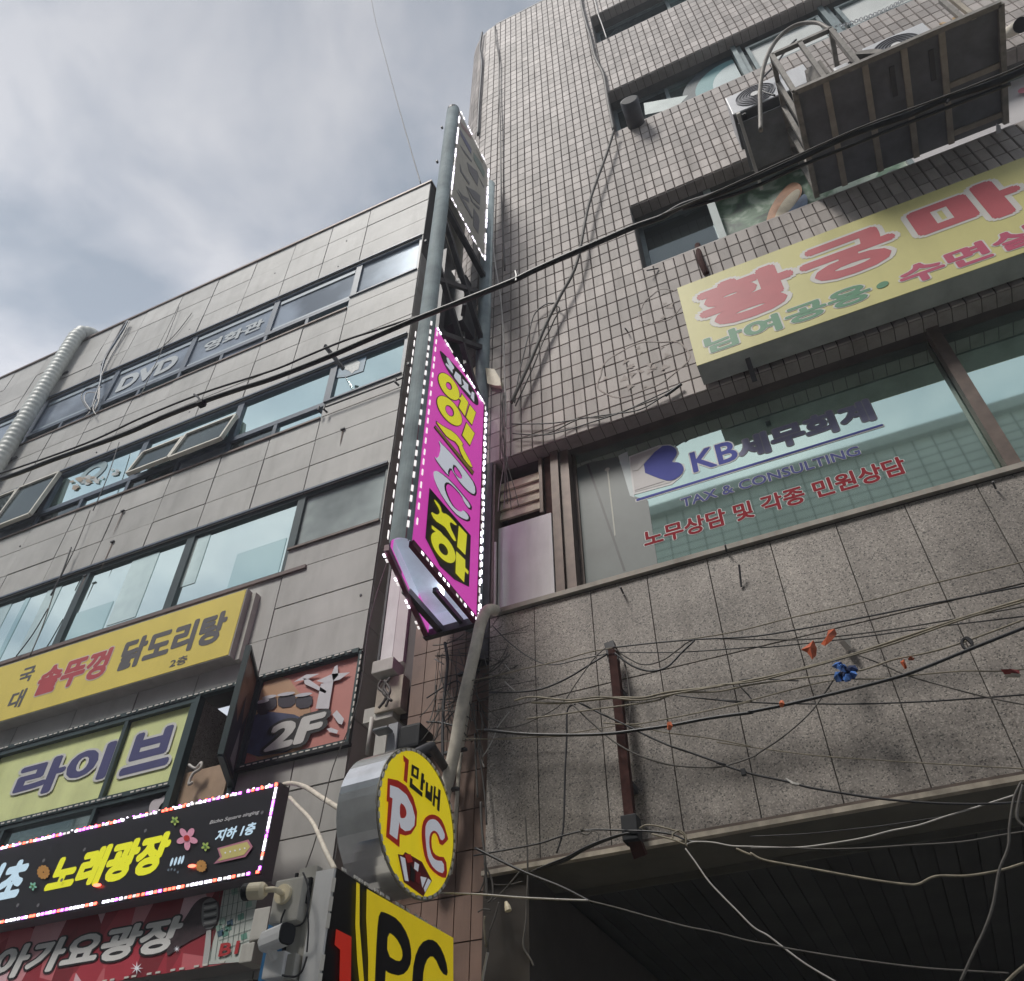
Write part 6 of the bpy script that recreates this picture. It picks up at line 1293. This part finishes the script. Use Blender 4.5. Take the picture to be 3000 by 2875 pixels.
CC(L7((1100, 460), (1500, 460), (1960, 430))+L8((300, 620), (560, 595), (900, 555), (1300, 500), (1878, 430)), -.15, .006, B_, 'thin black cable crossing above the red scraps')
CC(L7((1100, 450), (1150, 520), (1175, 640), (1190, 800), (1185, 920)), -.17, .008, G_, 'grey cable dropping along the right side of the rusty post')
CC(L7((560, 780), (740, 785), (900, 770), (1100, 750), (1270, 750), (1430, 715), (1650, 690))+L8((0, 855), (160, 830), (420, 775), (700, 700), (900, 640), (1200, 540), (1500, 440), (1878, 325), (2080, 260)), -.24, .012, C_m, 'cream cable bundle crossing the middle of the granite, upper strand')
CC(L7((450, 770), (560, 745), (800, 765), (1000, 745), (1250, 765), (1500, 720), (1800, 670))+L8((30, 850), (250, 825), (520, 755), (830, 670), (1100, 590), (1500, 450), (1878, 340)), -.26, .009, C_m, 'cream cable woven with the bundle across the middle')
CC(L7((530, 885), (720, 860), (920, 830), (1150, 800), (1350, 770), (1500, 720))+L8((0, 890), (200, 850), (430, 818), (700, 785), (900, 755), (1080, 695), (1300, 650), (1500, 590), (1878, 450)), -.25, .008, C_m, 'cream cable passing behind the blue bag scrap')
CC(L7((1020, 910), (1200, 920), (1400, 890), (1700, 830), (1960, 775))+L8((0, 995), (200, 945), (430, 885), (720, 820), (1000, 812), (1200, 790), (1500, 765), (1740, 765), (1960, 745)), -.22, .006, C_m, 'thin cream cable ending at the red and white tag')
CC(L7((210, 955), (450, 935), (600, 880), (750, 790), (850, 650), (960, 500), (1030, 435)), -.18, .006, G_, 'grey cable arching steeply up to the post head')
CC(L7((260, 955), (500, 980), (800, 988), (1050, 980), (1250, 955), (1430, 930), (1700, 880), (1960, 845))+L8((200, 1015), (400, 975), (700, 905), (1000, 830), (1200, 770), (1500, 650), (1700, 570), (1878, 500), (2080, 420)), -.30, .015, B_, 'heaviest black cable sweeping across the granite band')
CC(L7((140, 1010), (400, 1015), (620, 995), (820, 975), (1000, 945), (1190, 925), (1400, 970), (1700, 1010), (1960, 1060)), -.12, .005, C_m, 'very thin cream cable low across the granite')
CC(L7((820, 790), (900, 870), (1000, 960), (1100, 1040), (1250, 1120), (1450, 1180), (1720, 1195), (1850, 1170), (1990, 1120))+L8((250, 1270), (400, 1170), (560, 1030), (660, 900), (730, 790)), -.2, .007, G_, 'grey cable sagging low and climbing up to the blue bag')
CC(L7((860, 780), (1000, 850), (1150, 920), (1400, 1040), (1600, 1110), (1800, 1180))+L8((0, 1325), (200, 1390), (430, 1440), (560, 1475), (760, 1510), (1000, 1545), (1300, 1570), (1600, 1578), (1878, 1565)), -.22, .009, B_, 'black cable falling diagonally to the lower right of the granite')
CC(L7((720, 1742), (760, 1600), (770, 1400), (775, 1200), (785, 1000), (785, 860), (800, 810), (840, 790)), -.15, .009, B_, 'black cable hanging vertically left of the rusty post')
CC(L8((820, 650), (1000, 720), (1160, 790), (1400, 860), (1650, 925), (1878, 970), (2050, 1000)), -.2, .006, G_, 'grey cable slanting down right from the blue bag')
CC(L7((1480, 735), (1700, 760), (1960, 775))+L8((140, 820), (500, 825)), -.2, .006, B_, 'thin black cable behind the cream bundle')
CC(L8((0, 940), (300, 960), (560, 965), (900, 965), (1300, 950), (1600, 930), (1878, 910), (2050, 900)), -.18, .007, B_, 'black cable running level right of the orange tie')
CC(L8((0, 1200), (250, 1235), (600, 1280), (1000, 1310), (1400, 1335), (1878, 1362), (2050, 1375)), -.1, .005, C_m, 'faint cream cable along the lower granite')
CC(L9((-30, 385), (250, 335), (450, 295), (600, 245), (740, 210), (850, 198), (1070, 205)), -.16, .008, B_, 'black cable rising from the sign to the foot of the rusty post')
CC(L9((1070, 205), (1250, 212), (1400, 235), (1500, 275), (1600, 290)), -.16, .008, B_, 'black cable continuing right from the foot of the rusty post')
for k_ in range(4): CC(L9((380+k_*14, 500-k_*6), (520, 465-k_*8), (640, 420-k_*9), (760, 350-k_*7), (870, 300-k_*6), (1000, 250-k_*4), (1090, 220)), -.17-.01*k_, .007, (G_, B_, G_, B_)[k_], ('lowest grey cable', 'black cable', 'upper grey cable', 'topmost black cable')[k_]+' of the bunch along the lintel to the post foot')
CC(L9((800, 205), (850, 215), (868, 250), (850, 300), (830, 320)), -.17, .005, G_, 'small grey loop left of the post foot')
CC(L9((735, 195), (770, 205), (810, 215), (780, 235), (735, 215), (760, 190)), -.17, .006, G_, 'small knotted loop on the cable left of the post foot')
CC(L9((1160, 190), (1210, 165), (1300, 175), (1430, 210), (1480, 240), (1500, 320)), -.2, .007, C_m, 'cream cable looping over the lintel right of the post foot')
CC(L9((1400, 260), (1400, 230), (1450, 205), (1490, 240), (1490, 300), (1450, 290), (1400, 270), (1250, 230)), -.22, .007, C_m, 'cream knot of cable hanging at the lintel')
CC(L9((1490, 310), (1530, 290), (1600, 285), (1700, 292), (1820, 315), (1960, 320))+L0((150, 448), (300, 450), (450, 438), (700, 400), (850, 370), (1000, 330), (1200, 290), (1400, 225), (1650, 150), (1900, 70)), -.2, .006, W__, 'white cable running right from the lintel knot')
CC(L9((1490, 335), (1560, 430), (1650, 560), (1750, 670), (1850, 770), (1980, 900))+L0((120, 1080), (250, 1180), (400, 1290), (620, 1420)), -.35, .006, W__, 'white cable falling diagonally across the dark opening')
CC([(1090, 2590), (1200, 2612)]+L9((0, 662), (300, 685), (600, 700), (790, 706)), -.5, .007, W__, 'white cable leaving the round sign across the dark opening', Y2=-.5)
CC(L9((790, 708), (1000, 760), (1250, 830), (1500, 895), (1700, 935), (1960, 1000))+L0((160, 1150), (300, 1180), (700, 1245), (1200, 1310), (1560, 1335), (1850, 1352)), -.45, .006, G_, 'grey cable continuing from the joint across the dark opening')
CC(L9((340, 100), (352, 300), (358, 520), (350, 700), (345, 850), (325, 1000), (335, 1060), (380, 1130), (400, 1175)), -.1, .008, G_, 'grey cable hanging free over the left of the dark opening')
CC(L9((-20, 330), (150, 415), (350, 510), (600, 610), (800, 712)), -.2, .011, B_, 'dark cable slanting from the round sign down to the white joint')
CC(L9((1855, 335), (1960, 380))+L0((0, 490), (100, 540), (400, 595), (640, 640), (900, 685), (1100, 712), (1200, 712), (1330, 655), (1550, 652), (1780, 615), (1960, 560)), -.4, .008, C_m, 'thick cream cable sagging in front of the dark ceiling')
CC(L0((0, 455), (300, 452), (500, 460), (800, 455), (1100, 435), (1500, 410), (1800, 360), (2000, 330)), -.3, .006, G_, 'grey cable crossing the dark ceiling')
CC(L0((1940, -20), (1900, 60), (1880, 130), (1855, 300), (1845, 450), (1780, 620), (1740, 850), (1680, 1030), (1600, 1200), (1500, 1420)), -.5, .0085, G_, 'grey cable hanging down at the right edge over the dark opening')
CC(L0((1950, 0), (1920, 130), (1908, 220), (1930, 270), (1980, 310)), -.5, .010, G_, 'short grey cable curling at the right edge')
CC(L0((0, 370), (400, 350), (700, 320), (1000, 285), (1400, 225)), -.1, .004, B_, 'hair-thin cable in front of the soffit strip')
CC(L0((2000, 1270), (1900, 1350), (1820, 1430)), -.4, .009, C_m, 'cream cable end in the lower right corner')
# frayed wires and webs near the taped pipe
w3 = S(1250, 1750, 400/1502); random.seed(31)
GW = 'frayed wires around the taped pipe'
FW_ = ['pale frayed wire end curling down on the granite right of the taped pipe', 'short pale wire end left of the first granite joint', 'tiny white wire end left of the taped pipe', 'tiny pale wire hook near the wire web', 'grey wire hanging long down the granite edge, right strand', 'grey wire hanging long down the granite edge, left strand',
       'dark vertical conduit on the brown pillar left of the taped pipe', 'faint level cream wire crossing behind the taped pipe', 'black wire curving over the pillar onto the taped pipe', 'black wire leaving the flood light level to the right', 'thin black wire climbing from the flood light to the taped pipe']
tg = MB()
for i in range(64):
    x0_, y0_ = random.uniform(60, 620), random.uniform(430, 1300); pts_ = [(x0_, y0_)]; an = random.choice((1.35, 1.5, 1.7, .1, -.15, -.3, 1.2)); cv = random.uniform(-.18, .18); st_ = random.uniform(60, 110)
    for k_ in range(6): an += cv; x0_ += st_*math.cos(an); y0_ += st_*math.sin(an); pts_.append((x0_, y0_))
    Y_ = random.uniform(-.10, .04); tg.tube(catmull([at(w3(*p), Y_+.01*math.sin(q*1.7+i)) for q, p in enumerate(pts_)], 5), random.choice((.0025, .003, .0045)), 5)
tg.build('wire_tangle', M_CABG, None, smooth=True, label='fine tangle of frayed dusty wires behind and beside the taped pipe', cat='wires', kind='stuff')
for q_, m_, r_ in (([(910, 1260), (840, 1350), (780, 1430), (740, 1540), (660, 1690), (610, 1770), (630, 1870)], M_CABW, .006), ([(860, 930), (910, 980), (970, 1030)], M_CABW, .006), ([(90, 680), (190, 740)], M_CABW, .006), ([(860, 740), (910, 800)], M_CABW, .005), ([(560, 1490), (575, 1700), (600, 1870), (640, 2200), (660, 2500)], M_CABG, .008), ([(530, 1500), (540, 1800), (560, 2200)], M_CABG, .009),
                   ([(200, 500), (230, 700), (210, 950), (190, 1150), (175, 1500), (180, 1870)], M_STEELD, .016), ([(0, 1590), (400, 1580), (700, 1560), (1000, 1545), (1500, 1530)], M_CABC, .005), ([(0, 1110), (200, 980), (330, 920), (400, 960), (520, 820)], M_CABLE, .007), ([(0, 1370), (150, 1380), (280, 1410), (400, 1450)], M_CABLE, .009), ([(0, 1700), (100, 1550), (150, 1430), (330, 1230)], M_CABLE, .006)):
    cable([w3(*p) for p in q_], -.06, r_*.75, m_, FW_.pop(0), GW, name='wire', cat='wire')
# bundle going down at the left edge of the dark opening
EL_ = ['thick grey cable passing over the lintel at its left end', 'grey cable bending past the left lintel corner', 'grey cable slanting down left from the lintel to the junction', 'cream straight cable length below the left junction', 'grey cable falling steeply right of the cream length',
       'white-ended cable tail at the bottom left of the dark opening', 'small grey cable arch beside the left junction', 'short grey hook of cable left of the junction', 'hair-thin grey wire crossing the left end of the soffit']
for q_, m_, r_ in (([(20, 0), (30, 200), (50, 400), (60, 560), (65, 690)], M_CABG, .012), ([(45, 440), (100, 560), (105, 680), (70, 720)], M_CABG, .008), ([(300, 500), (200, 620), (110, 710)], M_CABG, .007), ([(50, 820), (45, 900), (60, 1040)], M_CABC, .010), ([(150, 720), (120, 830), (80, 950), (70, 1080)], M_CABG, .008), ([(70, 1080), (50, 1180), (30, 1290)], M_CABW, .012), ([(0, 790), (40, 770), (90, 775)], M_CABG, .006), ([(10, 650), (40, 580), (50, 520)], M_CABG, .006), ([(100, 590), (200, 595), (320, 570)], M_CABG, .004)):
    cable([q9(*p) for p in q_], -.12, r_*.7, m_, EL_.pop(0), 'cables at the left edge of the opening', name='cable')
a_ = at(q9(213, 755), -.1); tag(MB().tube([a_+Vector((-.01, 0, .03)), a_, a_+Vector((.005, 0, -.02))], [.008, .018, .02], 8).build('cable_end_cap', M_CREAM, None), 'small pale plug hanging at the left end of the dark opening', 'plug')
# coloured scraps
def scrap(pts_, Y_, m_, lb, nm='plastic_scrap', cat='scrap', group=None, wr=.03):
    A_ = [at(p, Y_+random.uniform(-wr, wr)) for p in pts_]; c_ = sum(A_, Vector())/len(A_)+Vector((0, -wr, 0)); mb = MB(); mb.v = [tuple(c_)]+[tuple(p) for p in A_]; n_ = len(A_)
    mb.f = [(0, i+1, (i+1) % n_+1) for i in range(n_)]; o = mb.build(nm, m_, None); md = o.modifiers.new('thick', 'SOLIDIFY'); md.thickness = .004; return tag(o, lb, cat, group)
ORG = fl('orange_plastic', (.45, .09, .03), var=.25, vscale=30); BLU = fl('blue_bag', (.07, .18, .5), var=.5, vscale=25)
scrap(L8((512, 635), (575, 590), (590, 575), (612, 625), (608, 670), (585, 692), (550, 650)), -.25, ORG, 'torn orange plastic scrap on the cables, left one of two')
scrap(L8((635, 600), (670, 575), (680, 515), (720, 505), (735, 540), (700, 580), (660, 610)), -.22, ORG, 'torn orange plastic scrap on the cables, upright one beside the grey patch')
scrap(L8((740, 545), (810, 560), (820, 620), (790, 640), (750, 590)), -.05, fl('grey_rag', (.22, .21, .19)), 'grey flap beside the orange scraps', cat='rag')
scrap(L8((1120, 710), (1145, 690), (1165, 745), (1150, 755)), -.26, ORG, 'small orange scrap hanging under the cream cable'); scrap(L8((1165, 690), (1210, 685), (1205, 698), (1175, 700)), -.27, ORG, 'tiny orange strip on the cream cable')
BG_ = thing('plastic_bag', 'crumpled torn blue plastic bag knotted to the cables', 'bag', tuple(at(q8(790, 770), -.27)))
for k_ in range(11):
    cx0, cy0 = 790+random.uniform(-48, 52), 770+random.uniform(-42, 42); A_ = [at(q8(cx0+random.uniform(20, 46)*math.cos(t), cy0+random.uniform(16, 40)*math.sin(t)), -.27+random.uniform(-.04, .04)) for t in (0, 1, 2, 3, 4.1, 5.2)]
    mb = MB(); mb.v = [tuple(sum(A_, Vector())/6+Vector((0, -.03, 0)))]+[tuple(p) for p in A_]; mb.f = [(0, q+1, (q+1) % 6+1) for q in range(6)]; mb.build('bag_shred', BLU if k_ % 3 else fl('dark_blue_bag', (.015, .03, .09)), BG_)
scrap(L8((1735, 755), (1850, 760), (1852, 780), (1760, 785)), -.22, fl('dark_red_plastic', (.25, .03, .03)), 'dark red top half of the tag at the right edge', cat='tag'); scrap(L8((1755, 785), (1862, 785), (1850, 805), (1765, 802)), -.22, fl('white_plastic', (.5, .47, .42)), 'white lower half of the tag at the right edge', cat='tag')
for p_, r_ in ((q7(1440, 930), 14), (q8(397, 965), 12)): scrap([(p_[0]+r_*math.cos(t)*.7, p_[1]+r_*math.sin(t)) for t in (0, 1.1, 2.1, 3.2, 4.2, 5.2)], -.31, fl('orange_tie', (.6, .15, .06)), 'small orange knot on the heaviest black cable, '+('left one' if r_ == 14 else 'right one'), 'orange_tie', 'tie', 'orange knots on the black cable', .015)
lp_ = catmull([at(q8(*p), -.3) for p in ((1500, 580), (1530, 560), (1560, 590), (1550, 630), (1515, 625), (1498, 590), (1520, 565), (1565, 610), (1530, 635))]); tag(MB().tube(lp_, .008, 6).build('cable_knot', M_CABLE, None), 'black twist of wire tying two cables at the right', 'wire')
a_, b_ = at(q8(420, 1420), -.22), at(q8(505, 1460), -.22); tag(MB().tube([a_, (a_+b_)/2+Vector((0, 0, -.012)), b_], [.003, .010, .007], 6).build('white_wire_end', M_CABW, None), 'short white wire end on the falling black cable', 'wire')
# shards on the falling cable
a_ = at(q8(165, 1385), -.22); tag(MB().box(a_.x-.012, a_.x+.012, -.24, -.22, a_.z-.02, a_.z+.015).build('cable_clip', M_BLACK, None), 'black clip on the falling black cable', 'clip')

# thin white cord in front of the left building down to the signs
cable([(1245, 880), (1180, 1450), (1090, 1790), (1050, 2050), (975, 2250), (930, 2440), (890, 2560), (860, 2660)], -.3, .004, M_CABG, 'very thin slack cord dropping past the round sign', name='cord', cat='cord')

# ================================================================== AIR
hz = MB().box(-64, 64, -64, 64, -1.2, 21).mesh('haze'); ho = bpy.data.objects.new('haze', hz); COL.objects.link(ho); ho['kind'] = 'stuff'  # thin haze volume added to lift the dark recesses
hm = bpy.data.materials.new('haze_air'); hm.use_nodes = True; hn = hm.node_tree; hn.nodes.clear()
pv = hn.nodes.new('ShaderNodeVolumePrincipled'); pv.inputs['Color'].default_value = (.86, .90, .96, 1); pv.inputs['Density'].default_value = .006; pv.inputs['Anisotropy'].default_value = 0
hn.links.new(pv.outputs[0], hn.nodes.new('ShaderNodeOutputMaterial').inputs['Volume']); hz.materials.append(hm)
